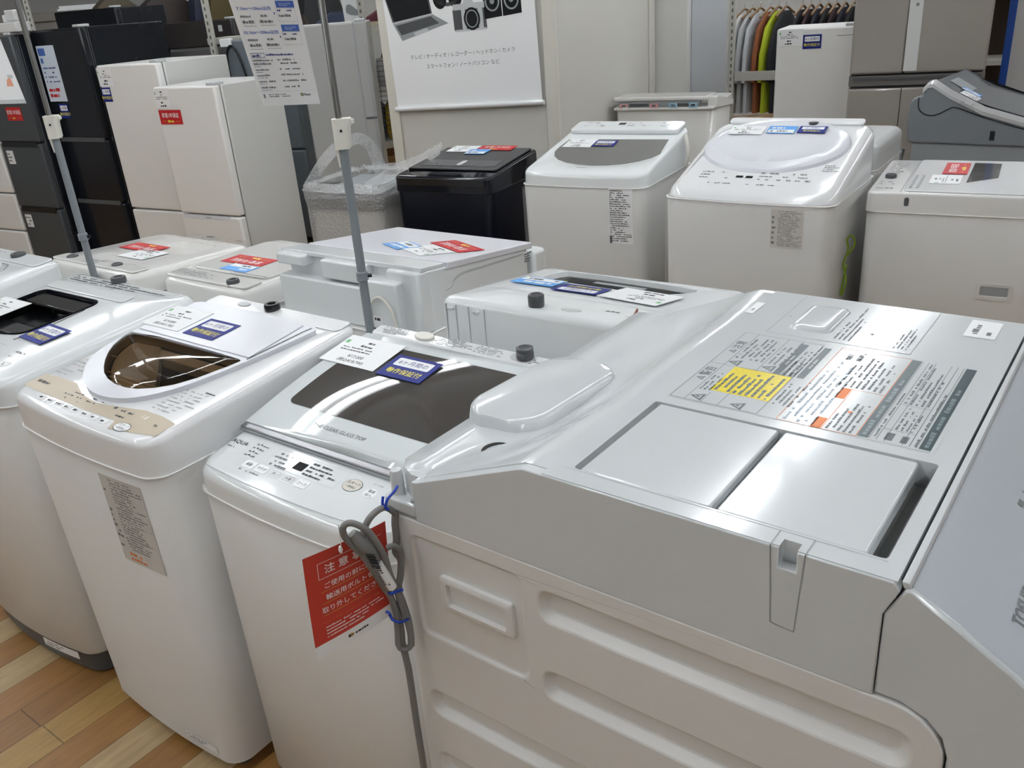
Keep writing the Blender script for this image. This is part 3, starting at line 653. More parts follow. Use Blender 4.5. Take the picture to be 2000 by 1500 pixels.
# ------------------------------------------------------------------ front row of washers
def inset_poly(P, k):
    cx = sum(p[0] for p in P) / len(P); cy = sum(p[1] for p in P) / len(P)
    return [(cx + (x - cx) * k, cy + (y - cy) * k) for x, y in P]
def grow(P, d):
    n = len(P); Q = []
    for i in range(n):
        a, b, c = Vector(P[i - 1]), Vector(P[i]), Vector(P[(i + 1) % n]); t = (c - a)
        t = t.normalized() if t.length > 1e-9 else Vector((1, 0)); Q.append((b.x + t.y * d, b.y - t.x * d))
    return Q
def tilt_print(s, name, m, mats, **k): return s.part(name, m, mats, smooth=0, **k)
def brown():
    s = Washer('top_load_washing_machine', 'white top-loading washer with brown smoked lid window and beige control strip', (-1.12, 1.779, -37.93, .541, .574, .885, .935))
    s.cabinet(.808, BODY, bulge=.014, taper=.012, zb=.035)
    lidp = smooth_poly([(.10, .125), (.19, .079), (.27, .066), (.35, .085), (.415, .16), (.455, .30), (.482, .46), (.485, .508), (.25, .51), (.015, .508), (.018, .46), (-.008 + .02, .341), (.03, .20)], 2)
    win = smooth_poly([(.014, .312), (.447, .312), (.458, .300), (.40, .183), (.337, .126), (.266, .112), (.184, .128), (.118, .165), (.055, .218), (.022, .27)], 1)
    win = [(x + .004 - max(0, x - .40) * .35, y) for x, y in win]
    well = [inset_poly(win, .97), inset_poly(win, .86)]
    tub = rrect(.11, .45, .15, .305, .06)
    s.cover([(inset_poly(win, 1.0), inset_poly(win, .93), .042, 1)], edge=.016, floor=[mat('tub_dark', (.035, .028, .022), .3)])
    # lid ring with window opening
    mb = MB(); mb.face(lidp, [win], s.mp, .012)
    n = len(lidp); mb.add([s.mp(x, y, -.004) for x, y in grow(lidp, -.001)] + [s.mp(x, y, .008) for x, y in grow(lidp, -.003)] + [s.mp(x, y, .012) for x, y in lidp], [(i, (i + 1) % n, n + (i + 1) % n, n + i) for i in range(n)] + [(n + i, n + (i + 1) % n, 2 * n + (i + 1) % n, 2 * n + i) for i in range(n)])
    lid = s.part('lid', mb, LILAC, smooth=50)
    n = len(win)
    mb = MB(); mb.add([s.mp(x, y, .012) for x, y in win] + [s.mp(x, y, -.03) for x, y in inset_poly(win, .965)], [(i, (i + 1) % n, n + (i + 1) % n, n + i) for i in range(n)]); s.part('window_rim', mb, TAN, parent=lid, smooth=40)
    # ribbed hand grip at the front of the window, dark tub behind
    gp = [p for p in inset_poly(win, .90) if p[0] + (p[1] - .11) * .9 < .385]
    s.slab('lid_grip', gp, -.034, -.006, mat('ribbed_tan', (.33, .27, .19), .35), parent=lid)
    rb = MB()
    for i in range(13):
        y = .125 + i * .0125; xs = [p[0] for p in gp if abs(p[1] - y) < .02]
        if len(xs) > 1: a, b = min(xs) + .012, min(max(xs) - .012, .37 - (y - .11) * .9); rb.prism([(a, y), (b, y), (b, y + .004), (a, y + .004)], -.007, -.0045, s.mp) if b > a + .02 else None
    s.part('grip_rib', rb, TAN, parent=lid)
    s.slab('inner_wall', [(.05, .268), (.440, .268), (.440, .300), (.035, .300)], -.036, -.010, TAN, parent=lid)
    glass = tint('smoked_window', (.66, .57, .45))
    rings = [[s.mp(x, y, h) for x, y in inset_poly(win, k)] for k, h in ((1, .012), (.97, .0155), (.8, .019), (.5, .021), (.1, .022))]
    s.part('window', MB().loft(rings, 0, (0, 1)), glass, smooth=60, parent=lid)
    # flat upper lid panel and strip
    s.slab('lid_panel', [(.022, .322), (.448, .322), (.436, .492), (.040, .492)], .0125, .0145, LILAC, bevel=.001, parent=lid)
    seamline(s, [(.448, .316), (.45, .33), (.462, .47), (.466, .49)], .004, .0128, 'lid_gap', BLACK, False, parent=lid)
    mb = printed()
    band = [(.004, .034), (.06, .030), (.11, .030), (.27, .028), (.385, .031), (.40, .004), (.525, .030), (.523, .078), (.47, .085), (.41, .085), (.35, .072), (.27, .058), (.20, .066), (.13, .092), (.06, .092), (.004, .086)]
    mb.face(band, [], s.mp, .0006, 0)
    bx = lambda x, y: mb
    for i in range(8): mb.rect(.105 + i * .035, .012, .129 + i * .035, .026, s.mp, .0008, 2); mb.micro(.107 + i * .035, .014, .127 + i * .035, .024, 1, s.mp, .001, 1, 60 + i, .7, 1)
    mb.micro(.15, .035, .30, .072, 3, s.mp, .001, 1, 70, .35, .45); mb.micro(.33, .037, .43, .072, 2, s.mp, .001, 1, 71, .4, .6)
    mb.text('スタート', .425, .027, .009, s.mp, .0014, 1); mb.text('一時停止', .425, .017, .009, s.mp, .0014, 1)
    mb.text('1 8', .437, .066, .016, s.mp, .0010, 2); mb.text('8kg', .49, .056, .009, s.mp, .0010, 1)
    mb.micro(.02, .05, .09, .075, 1, s.mp, .001, 1, 73, .4, .8)
    mb.face(circ(.425, .0215, .024, .0145), [], s.mp, .0010, 1); mb.face(circ(.425, .0215, .0225, .013), [], s.mp, .0012, 2)
    mb.micro(.41, .095, .515, .185, 8, s.mp, .0008, 3, 75, .4); mb.micro(.47, .186, .515, .193, 1, s.mp, .0008, 1, 76, .8, 1)
    mb.micro(.014, .10, .10, .22, 9, s.mp, .0008, 3, 77, .4)
    tilt_print(s, 'control_panel', mb, [TAN, INK, PAPER, mat('faint_ink', (.35, .35, .36), .5)])
    s.slab('rear_strip', rrect(.02, .521, .515, .566, .012), .0, .004, WHITE, bevel=.002)
    s.knob(.257, .548, .020, .020, BLACK); s.slab('softener_cap', circ(.151, .543, .022, .012), .004, .007, GREYL, bevel=.001)
    lb = printed(); f = lambda u, z, h: s.front(u, z, h + .001); [lb.rect(.342 + .0235 * i, .567, .3655 + .0235 * i, .78, f, 0, 0) for i in range(6)]; lb.micro(.375, .60, .478, .775, 26, f, .0004, 1, 80, .5); lb.micro(.346, .60, .368, .775, 14, f, .0004, 1, 81, .6, .5); lb.micro(.37, .571, .46, .595, 2, f, .0004, 2, 82, .6)
    tilt_print(s, 'caution_sticker', lb, [mat('sticker_grey', (.60, .60, .585), .4), INKG, ORANGE])
    l2 = printed(); [l2.rect(.36 + .0275 * i, .055, .3875 + .0275 * i, .075, f, 0, 0) for i in range(4)]; l2.micro(.365, .058, .46, .073, 2, f, .0004, 1, 83); tilt_print(s, 'spec_sticker', l2, [PAPER, INKG])
    card('price', s.at(.072, .399, 1, .0150), 'white price card on the lid of the washer with the brown window', price=('¥19,800', '(税込¥21,780)'))
    card('blue', s.at(.227, .388, 0, .0150), 'blue warranty card on the lid of the washer with the brown window')
brown()
def black_lid():
    s = Washer('top_load_washing_machine', 'white top-loading washer with black window recess in its lid, at the left edge', (-1.648, 2.184, -36.63, .609, .554, .884, .926))
    s.cabinet(.822, BODY, bulge=.03, kick=.075, taper=.004)
    bo = rrect(.055, .352, .19, .412, .03); bo = [(x + (y - .3) * .02, y - (.03 * math.sin((x - .055) / .297 * 3.14) if y < .25 else 0)) for x, y in bo]
    s.cover([(bo, inset_poly(bo, .97), .045, 1)], WHITE2, edge=.022, floor=[BLACK])
    s.slab('lid_panel', rrect(.03, .43, .43, .475, .01), .0005, .004, WHITE2, bevel=.002)
    rim = MB(); n = len(bo)
    rim.loft([[s.mp(x, y, h) for x, y in inset_poly(bo, k)] for k, h in ((1.03, .0005), (1.025, .003), (.98, .003), (.96, -.02))], 0, (0, 0)); s.part('window_rim', rim, BLACKG, smooth=40)
    s.slab('window', [(.07, .345), (.345, .345), (.345, .402), (.07, .402)], -.012, -.004, mat('dark_window', (.03, .032, .032), .12), bevel=.002)
    gp = rrect(.085, .335, .20, .255, .02); s.slab('lid_grip', gp, -.045, -.016, BLACK, bevel=.004)
    seamline(s, [(.36, .16), (.372, .25), (.362, .36)], .004, .0008, 'lid_gap', BLACK, False)
    seamline(s, [(.0 + .02, .14), (.38, .132)], .0015, .0008, 'panel_seam', GREYM, False)
    seamline(s, [(.03, .487), (.575, .505)], .0015, .0008, 'panel_seam', GREYM, False)
    m = printed(); m.micro(.05, .495, .55, .53, 3, s.mp, .0008, 0, 90, .5); m.text('HITACHI', .472, .121, .012, s.mp, .0008, 0, bold=.03); m.micro(.44, .095, .50, .103, 1, s.mp, .0008, 1, 91)
    m.face(circ(.495, .067, .02, .014), [], s.mp, .0008, 2); m.micro(.485, .06, .507, .074, 2, s.mp, .001, 0, 92, .5); m.micro(.04, .05, .46, .085, 2, s.mp, .0008, 1, 93, .4, .5)
    tilt_print(s, 'lettering', m, [INK, INKG, PAPER])
    s.knob(.249, .538, .022, .016, GREYD)
    lb = printed(); f = lambda u, z, h: s.front(u, z, h + .001); [lb.rect(.39 + .03 * i, .06, .42 + .03 * i, .085, f, 0, 0) for i in range(5)]; lb.micro(.395, .064, .49, .082, 2, f, .0004, 1, 95); tilt_print(s, 'spec_sticker', lb, [PAPER, INKG])
    card('price', s.at(.075, .27, 0, .004), 'white price card across the black lid window at the left edge')
    card('blue', s.at(.425, .212, -3, .004), 'blue warranty card beside the black lid window')
black_lid()
def glass_top():
    s = Washer('top_load_washing_machine', 'white top-loading washer with dark glass lid, beside the big drum machine', (-.633, 1.484, -37.79, .533, .523, .822, .904))
    s.cabinet(.772, BODY, bulge=.016, taper=.004)
    s.cover([], WHITE2, edge=.02)
    seamline(s, [(x, y) for x, y in rrect(.012, .521, .012, .125, .02, bulge=.012)], .0012, .0006, 'panel_seam', GREYM)
    G = [(.004, .135), (.529, .135), (.521, .500), (.012, .500)]
    # glass lid, gently arched from front to back
    def gp(u, v, h): t = (v - .135) / .365; return (u, v, s.tz(v) + .012 + .014 * math.sin(max(0, min(1, t)) * 2.6) + h)
    def sheet(x0, x1, y0, y1, h, nx=2, ny=14):
        m = MB()
        for j in range(ny):
            for i in range(nx):
                a, b, c, d = x0 + (x1 - x0) * i / nx, x0 + (x1 - x0) * (i + 1) / nx, y0 + (y1 - y0) * j / ny, y0 + (y1 - y0) * (j + 1) / ny
                m.add([gp(a, c, h), gp(b, c, h), gp(b, d, h), gp(a, d, h)], [(0, 1, 2, 3)])
        return m
    ring = [[gp(x, y, h) for x, y in [(.004 + (.517 - 0) * 0 + .525 * k / 10, .135) for k in range(11)] + [(.529, .135 + .365 * k / 14) for k in range(1, 15)] + [(.529 - .525 * k / 10, .5) for k in range(1, 11)] + [(.004, .5 - .365 * k / 14) for k in range(1, 14)]] for h in (-.012, 0)]
    lid = s.part('lid', sheet(.004, .529, .135, .50, 0).loft(ring, 0, (0, 0)), mat('white_lid_glass', (.66, .70, .71), .025, vary=.005), smooth=40)
    w = printed(); P = rrect(.047, .486, .212, .462, .018, 6); P = [(x, y) for x, y in P]
    bm_ = 16
    def clipx(y):
        for r_ in (0,): pass
        d = min(y - .212, .462 - y); k = .018 - math.sqrt(max(0, .018 ** 2 - (.018 - d) ** 2)) if d < .018 else 0
        return .047 + k, .486 - k
    ys = [.212, .214, .218, .224, .23] + [.23 + .214 * i / bm_ for i in range(1, bm_)] + [.444, .45, .456, .46, .462]
    for a, b in zip(ys, ys[1:]):
        l0, r0 = clipx(a); l1, r1 = clipx(b); w.add([gp(l0, a, .0008), gp(r0, a, .0008), gp(r1, b, .0008), gp(l1, b, .0008)], [(0, 1, 2, 3)])
    s.part('window', w, mat('smoked_glass', (.055, .05, .046), .02, vary=.003), smooth=60, parent=lid)
    t = printed(); t.text('THE CLEAR GLASS TOP', .235, .178, .0125, gp, .001, 0, bold=.01, sx=1.1); tilt_print(s, 'lettering', t, [INKG], parent=lid)
    s.part('chrome_strip', MB().loft([[(x, y, s.tz(y) + h) for x in (.004, .529) for y in ((.120, .134) if x < .3 else (.134, .120))] for h in (.002, .011)]), STEEL, bevel=.002, parent=lid)
    s.part('lid_lip', MB().loft([[(x, y, s.tz(y) + h) for x in (.004, .529) for y in ((.117, .120) if x < .3 else (.120, .117))] for h in (.004, .006)]), GREYM, parent=lid)
    m = printed(); mp = s.mp; e, e2 = .0007, .0010
    m.text('AQUA', .040, .090, .0145, mp, e, 0, bold=.01, sx=1.1); m.micro(.02, .070, .055, .076, 1, mp, e, 1, 100)
    for i in range(4): m.rect(.092, .098 - i * .011, .096, .102 - i * .011, mp, e, 0); m.micro(.082, .096 - i * .011, .090, .102 - i * .011, 1, mp, e, 1, 101 + i, .7, 1); m.micro(.10, .096 - i * .011, .118, .102 - i * .011, 1, mp, e, 1, 111 + i, .7, 1)
    m.rect(.212, .072, .238, .093, mp, e, 3)
    for i, t_ in enumerate(('風乾', 'すすぎ', '洗い', '水量', 'コース')):
        x = .105 + i * .037; m.prism(rrect(x, x + .031, .036, .056, .004, 3), 0, e, mp, 2); m.frame(x + .003, .039, x + .028, .053, .0007, mp, e2, 1) if i in (2, 3) else None; m.text(t_, x + .0155, .046, .0085, mp, e2, 0)
    m.micro(.15, .060, .20, .102, 4, mp, e, 1, 120, .5, .6); m.rect(.182, .061, .203, .067, mp, e, 1)
    m.frame(.143, .060, .335, .108, .0006, mp, e, 4); m.micro(.245, .064, .330, .104, 4, mp, e, 0, 121, .5, .75); m.micro(.11, .026, .20, .033, 1, mp, e, 1, 122, .5, .6)
    m.face(circ(.363, .082, .021, .0165), [], mp, e, 1); m.face(circ(.363, .082, .0198, .0153), [], mp, e2, 5); m.text('スタート', .363, .087, .0085, mp, e2 + .0003, 0); m.text('一時停止', .363, .077, .0065, mp, e2 + .0003, 0)
    m.face(circ(.410, .078, .014, .012), [], mp, e, 2); m.text('電源', .410, .083, .008, mp, e2, 0); m.text('切/入', .410, .073, .007, mp, e2, 0); m.text('オートOFF', .410, .101, .005, mp, e, 0)
    tilt_print(s, 'control_panel', m, [INK, INKG, PAPER, mat('display_black', (.008, .008, .009), .5, spec=.1), GREYL, mat('start_beige', (.60, .57, .50), .35)])
    # rear ledge
    s.slab('rear_ledge', rrect(.006, .527, .506, .546 - .001, .010), -.02, .019, WHITE, bevel=.004)
    p = printed(); q = lambda u, v, h: s.mp(u, v, h + .0192)
    p.micro(.03, .512, .12, .540, 5, q, .0004, 0, 130, .5); p.micro(.19, .511, .30, .541, 6, q, .0004, 0, 131, .5); p.micro(.305, .511, .385, .540, 5, q, .0004, 1, 132, .5); p.micro(.45, .51, .51, .53, 3, q, .0004, 0, 133, .4, .5); tilt_print(s, 'printed_notes', p, [INK, INKG])
    s.slab('softener_cap', circ(.156, .527, .027, .015), .019, .025, CREAM, bevel=.002)
    s.slab('inlet_recess', circ(.425, .527, .030, .016), .019, .0195, GREYL, bevel=0)
    z = s.tz(.527) + .019; s.part('hose_inlet_cap', MB().lathe([(.016, 0), (.0185, .004), (.0185, .013), (.0165, .015), (.018, .017), (.018, .024), (.012, .026), (.010, .023), (.002, .023)], (.432, .527, z), 22), GREYD, smooth=40)
    M0 = s.at(.073, .413, 0, .0275); card('price', M0, 'white price card on the dark glass lid reading 17,000 yen', .165, .11, price=('¥17,000', '(税込¥18,700)'))
    card('blue', s.at(.228, .394, 0, .0285), 'blue warranty card on the dark glass lid', .122, .080)
glass_top()
def left_most():
    s = Washer('top_load_washing_machine', 'white top-loading washer furthest left, mostly cut off, with a lilac lid', (-2.15, 2.69, -37, .55, .49, .885, .935))
    s.cabinet(.82, BODY, bulge=.015); s.cover([], WHITE2, edge=.02)
    L = rrect(.05, .40, .06, .385, .05); s.slab('lid', L, .0, .012, LILAC, bevel=.003)
    seamline(s, [(.415, .10), (.425, .25), (.418, .36), (.38, .395), (.2, .402)], .0035, .001, 'lid_gap', GREYD, False)
    s.slab('rear_strip', rrect(.03, .52, .41, .478, .02), .0, .006, WHITE2, bevel=.003)
    s.knob(.34, .452, .024, .016, GREYD)
    m = printed(); m.micro(.08, .425, .30, .465, 3, lambda u, v, h: s.mp(u, v, h + .0065), .0003, 0, 140, .4, .6); tilt_print(s, 'printed_notes', m, [INKG])
    card('blue', s.at(.215, .300, 0, .013), 'blue warranty card on the lid of the washer furthest left')
left_most()
# ------------------------------------------------------------------ second row, facing away
def back_left():
    s = Washer('top_load_washing_machine', 'white top-loading washer facing away by the left pole, red card on its lid', (-1.610, 2.994, -36.96, .54, .485, .885, .86))
    s.cabinet(.81, BODY, bulge=0); s.r = .05
    h = rrect(.22, .44, .335, .415, .03); s.cover([(h, inset_poly(h, .85), .03)], CREAMW, edge=.022)
    seamline(s, rrect(.04, .50, .10, .43, .06), .0016, .0008, 'lid_gap', GREYL)
    s.slab('rear_strip', rrect(.02, .52, .02, .085, .015), 0, .006, CREAMW, bevel=.003); s.knob(.10, .055, .02, .012, GREYD); s.knob(.377, .055, .018, .012, GREYD)
    m = printed(); m.micro(.14, .46, .50, .52, 3, s.mp, .0008, 0, 150, .4, .6); m.face(circ(.266, .505, .02, .012), [], s.mp, .001, 1); m.rect(.42, .495, .46, .505, s.mp, .001, 1); m.micro(.2, .03, .3, .07, 3, lambda u, v, h: s.mp(u, v, h + .0065), .0003, 0, 151, .4); tilt_print(s, 'control_panel', m, [INKG, GREYD])
    card('red', s.at(.197, .272, 180, .003), 'red warranty card on the washer standing by the left pole'); card('price', s.at(.30, .20, 180, .003), 'white price card next to the red card by the left pole')
CREAMW = mat('warm_white_plastic', (.78, .775, .75), .16, coat=.3)
back_left()
def back_mid():
    s = Washer('top_load_washing_machine', 'white washer facing away with red and sky blue cards, left of the stepped back', (-1.121, 2.734, -36.5, .43, .5, .86, .86))
    s.cabinet(.79, BODY, bulge=0); s.cover([], CREAMW, edge=.02)
    s.slab('rear_strip', rrect(.015, .415, .015, .09, .015), 0, .008, CREAMW, bevel=.003); s.knob(.34, .035, .02, .02, GREYD)
    s.slab('lid', rrect(.03, .40, .11, .44, .03), 0, .008, CREAMW, bevel=.003)
    m = printed(); m.micro(.03, .03, .26, .08, 4, lambda u, v, h: s.mp(u, v, h + .0085), .0003, 0, 160, .45); m.rect(.24, .10, .40, .104, s.mp, .0085, 1); m.rect(.24, .115, .40, .119, s.mp, .0085, 1); tilt_print(s, 'printed_notes', m, [INKG, GREYD])
    card('red', s.at(.185, .225, 180, .009), 'red warranty card left of the stepped white washer back'); card('sky', s.at(.225, .155, 180, .009), 'sky blue notice card left of the stepped white washer back', .125, .065)
back_mid()
def stepped_back():
    s = Washer('top_load_washing_machine', 'white washer with stepped back and looped white cord, seen from behind', (-.686, 2.506, -37.66, .559, .538, .975, .912))
    w, d = s.w, s.d
    s.cabinet(.78, BODY, bulge=0, taper=.002); s.r = .02
    mb = MB(); z1 = lambda y: s.tz(y) - .012
    mb.loft([[(x, y, f(y)) for x, y in rrect(.0, w, .06, d, .02)] for f in (lambda y: .78, z1)])
    s.part('top_cover', mb, WHITE2, bevel=.004)
    s.part('rear_cover', MB().box(.005, .47, .015, .065, .78, .898), WHITE2, bevel=.006)
    s.part('rear_step', MB().box(.19, .365, .022, .07, .905, s.tz(.03) - .012), WHITE2, bevel=.005)
    s.part('rear_step', MB().box(.005, .12, .018, .07, .93, s.tz(.03) - .008), WHITE2, bevel=.006)
    s.part('rear_step', MB().box(.36, .50, .0, .07, .78, .93), WHITE2, bevel=.006)
    s.part('rear_step', MB().box(.44, .558, .03, .09, .78, s.tz(.06) - .01), WHITE2, bevel=.008)
    top = s.slab('lid', [(.002, .045), (w - .002, .045), (w - .002, .14), (.002, .14)], -.014, .0, WHITE2, bevel=.003)
    s.slab('lid', [(.008, .145), (w + .008, .145), (w + .008, d + .006), (.008, d + .006)], -.018, .0015, LILAC, bevel=.003)
    sd = lambda u, z, h: (w + h, u, z)
    m = printed(); m.rect(.10, s.tz(.1) - .046, .135, s.tz(.1) - .044, sd, .0006); 
    P = [(.14, s.tz(.14) - .075), (.16, s.tz(.14) - .07), (.175, s.tz(.14) - .058), (.19, s.tz(.2) - .045), (.22, s.tz(.22) - .040), (.50, s.tz(.5) - .030)]
    s.part('side_trim', MB().tube([sd(a, b, .001) for a, b in P], .003, 8), GREYL, smooth=60)
    s.part('control_box', MB().box(.02, w + .012, d + .006, d + .075, .5, s.tz(d) - .03), WHITE2, bevel=.012)
    m = printed(); m.micro(.51, .855, .555, .885, 4, sd, .0008, 0, 170, .6, 1); tilt_print(s, 'lettering', m, [INK])
    c = [(.40, -.006, .70), (.40, -.008, .83), (.415, -.009, .872), (.445, -.009, .89), (.475, -.009, .872), (.492, -.009, .83), (.498, -.008, .74), (.495, -.008, .66)]
    s.part('cord_loop', MB().tube(spline(c), .0042, 10), CREAM, smooth=60)
    k = printed(); fr = lambda u, z, h: (u, -.0005 - h, z); k.rect(.392, .70, .435, .83, fr, 0, 0); k.micro(.394, .703, .433, .828, 9, fr, .0004, 1, 171, .6); k.micro(.10, .755, .16, .775, 1, fr, .0006, 1, 172, .9, 1); tilt_print(s, 'spec_sticker', k, [PAPER, INK])
    card('red', s.at(.43, .35, 155, .003), 'red warranty card lying on the washer with the stepped back', .2, .085); card('sky', s.at(.285, .27, 155, .003), 'sky blue notice card lying on the washer with the stepped back'); card('price', s.at(.40, .25, 155, .0025), 'white price card lying on the washer with the stepped back')
stepped_back()
def back_right():
    s = Washer('top_load_washing_machine', 'white washer seen from behind with a black lid window and a dark grey cap', (-.151, 1.843, -36.1, .561, .456, 1.006, .945))
    w, d = s.w, s.d; s.cabinet(.90, WHITE, bulge=0, taper=.0); s.r = .03
    win = smooth_poly([(.075, .30), (.40, .285), (.46, .36), (.45, .40), (.09, .43), (.07, .38)], 1)
    s.cover([(win, inset_poly(win, .97), .012, 1)], WHITE2, edge=.02, floor=[mat('lid_dark_grey', (.045, .043, .04), .45, spec=.2)], lip=False)
    s.slab('lid_grip', [(.11, .345), (.42, .335), (.43, .385), (.11, .40)], -.014, -.010, mat('slot_black', (.004, .004, .006), .5, spec=.1), bevel=.001)
    s.slab('display_strip', [(.19, .365), (.33, .36), (.33, .38), (.19, .385)], -.0098, -.009, GREYM, bevel=0)
    seamline(s, [(.004, .152), (.558, .142)], .0022, .0008, 'panel_seam', GREYL, False)
    z = s.tz(.031); s.part('hose_inlet_cap', MB().lathe([(.0165, 0), (.0175, .003), (.0175, .024), (.0155, .027), (.011, .028), (.009, .025), (.002, .025)], (.241, .036, z), 22), GREYD, smooth=40)
    s.slab('inlet_recess', circ(.319, .048, .024, .014), .0, .001, GREYL, bevel=0)
    m = printed(); m.micro(.36, .075, .45, .095, 1, s.mp, .0008, 0, 180, .6, .6); m.micro(.44, .055, .52, .065, 1, s.mp, .0008, 0, 181, .6, .6); tilt_print(s, 'printed_notes', m, [INKG])
    for x in (.035, .105):
        s.part('clip', MB().box(x - .009, x + .009, -.004, .004, s.tz(0) - .026, s.tz(0) - .021), WHITE2, bevel=.001)
    for x in (.022, .050, .085, .128):
        s.part('rear_rib', MB().box(x - .0008, x + .0008, -.0025, .004, .62, s.tz(0) - .015), GREYL)
    card('sky', s.at(.105, .255, 180, .003), 'sky blue notice card beside the black lid window facing away', .118, .075); card('blue', s.at(.235, .232, 180, .003), 'navy warranty card beside the black lid window facing away', .12, .075); card('price', s.at(.385, .235, 172, .004), 'white price card with a green mark, next to the pale brown twig', .155, .115)
    tw = MB().tube([s.mp(.445, .10, .008), s.mp(.452, .075, .003)], .0028, 6); o = s.part('wood_twig', tw, mat('twig_brown', (.20, .07, .04), .6))
    tag(o, 'thin reddish brown stick')
back_right()
# ------------------------------------------------------------------ third row, facing the camera
BODY2 = mat('grey_white_steel', (.62, .615, .595), .3)
GREYW = mat('grey_lid_window', (.13, .13, .125), .12)
STRETCH = film('stretch_film', .10, .12, scale=9, strength=.8, stripes=(.5, .5, 12))
BUBBLE = film('bubble_wrap_film', .36, .22, (.86, .88, .89), 95, .9, 'bubble')
def wrapped_grey_lid():
    s = Washer('top_load_washing_machine', 'white washer wrapped in clear film with a grey half round lid window', (.109, 3.795, -31.36, .573, .586, .908, 1.02))
    w, d = s.w, s.d; s.cabinet(.855, BODY2, bulge=.012); s.r = .06
    win = [(.05, .395), (.045, .28)] + [(.30 - .255 * math.cos(R(a)), .27 - .175 * math.sin(R(a))) for a in range(10, 171, 16)] + [(.545, .28), (.53, .405)]
    s.cover([(grow(win, .004), win, .002)], WHITE2, edge=.016)
    s.slab('window', win[::1], -.004, .0005, GREYW, bevel=.001)
    s.slab('control_panel', rrect(.02, w - .02, .46, .575, .02), 0, .022, WHITE2, bevel=.006)
    m = printed(); q = lambda u, v, h: s.mp(u, v, h + .0222); m.rect(.24, .522, .275, .548, q, .0004, 2); m.micro(.06, .50, .23, .555, 3, q, .0004, 0, 200, .4, .5); m.micro(.29, .50, .42, .555, 3, q, .0004, 0, 201, .4, .5); m.micro(.45, .50, .51, .555, 3, q, .0004, 0, 202, .5, .6); m.rect(.24, .062, .285, .066, s.mp, .0008, 0); tilt_print(s, 'lettering', m, [INKG, INK, BLACK])
    k = printed(); f = lambda u, z, h: s.front(u, z, h + .001)
    for i in range(4): k.rect(.419 + .026 * i, .62, .445 + .026 * i, .853, f, 0, 0)
    k.micro(.423, .63, .52, .85, 24, f, .0005, 1, 203, .55, .9); k.rect(.42, .622, .43, .655, f, .0006, 1); tilt_print(s, 'caution_sticker', k, [PAPER, INK])
    mb = MB(); mb.loft([[(x, y, z) for x, y in rrect(-.006, w + .006, -.02, d + .006, .05)] for z in (.16, .4, .6, .84)], 0, (0, 0)); s.part('stretch_film', mb, STRETCH, smooth=60)
    s.part('drain_hose', MB().tube(spline([(w + .012, d - .12, 1.0), (w + .03, d - .14, .93), (w + .02, d - .13, .86)]), .008), CREAM, smooth=60)
    card('price', s.at(.130, .340, 0, .002), 'white price card on the half round grey lid window', .14, .10); card('blue', s.at(.252, .340, 0, .0025), 'blue warranty card on the half round grey lid window', .105, .07)
wrapped_grey_lid()
def round_lid():
    s = Washer('washer_dryer', 'white washer with a big round raised lid wrapped in film, two blue cards on it', (.63, 3.248, -35.76, .626, .571, .897, 1.075))
    w, d = s.w, s.d; s.cabinet(.872, BODY2, bulge=.02); s.r = .07
    E = [(x * (1 + .0 * y), y) for x, y in circ(.30, .355, .278, .20, 40)]
    s.cover([(grow(E, .003), E, .004)], WHITE, edge=.035)
    def disc(k): return [(.30 + (x - .30) * k, .355 + (y - .355) * k) for x, y in E]
    s.part('lid', MB().loft([[s.mp(x, y, h) for x, y in disc(k)] for k, h in ((1, -.004), (.985, .010), (.95, .016), (.80, .022), (.78, .020), (.4, .023), (.05, .024))]), LILAC, smooth=30)
    m = printed(); m.rect(.235, .115, .262, .130, s.mp, .001, 1); m.rect(.272, .115, .298, .130, s.mp, .001, 1)
    m.micro(.08, .10, .22, .16, 3, s.mp, .001, 0, 210, .35, .5); m.micro(.32, .10, .55, .165, 3, s.mp, .001, 0, 211, .4, .55); m.micro(.12, .06, .5, .085, 1, s.mp, .001, 0, 212, .3, .4); m.micro(.53, .18, .59, .23, 4, s.mp, .001, 0, 213, .5)
    tilt_print(s, 'control_panel', m, [INKG, BLACK])
    s.part('lid_ring_clip', MB().lathe([(.018, 0), (.018, .008), (.002, .010)], s.mp(.40, .50, .018), 16), GREYD)
    s.slab('rear_strip', rrect(.05, .58, .525, .565, .015), 0, .012, WHITE, bevel=.004)
    f = lambda u, z, h: s.front(u, z, h + .001); k = printed()
    for i in range(4): k.rect(.42 + .028 * i, .72, .448 + .028 * i, .86, f, 0, 0)
    k.micro(.445, .725, .53, .855, 22, f, .0005, 1, 214, .5); k.micro(.424, .73, .438, .84, 6, f, .0005, 1, 215, .6, 1); tilt_print(s, 'caution_sticker', k, [mat('sticker_pale', (.62, .60, .57), .4), INKG])
    mb = MB(); mb.loft([[(x, y, z) for x, y in rrect(-.004, w + .006, -.028, d + .03, .06)] for z in (.1, .4, .6, .86)], 0, (0, 0)); s.part('stretch_film', mb, STRETCH, smooth=60)
    card('price', s.at(.165, .425, 0, .026), 'white price card on the big round lid', .135, .07); card('sky', s.at(.30, .432, 0, .0265), 'sky blue notice card on the big round lid', .11, .06); card('blue', s.at(.415, .436, 0, .0265), 'navy warranty card on the big round lid', .105, .055)
round_lid()
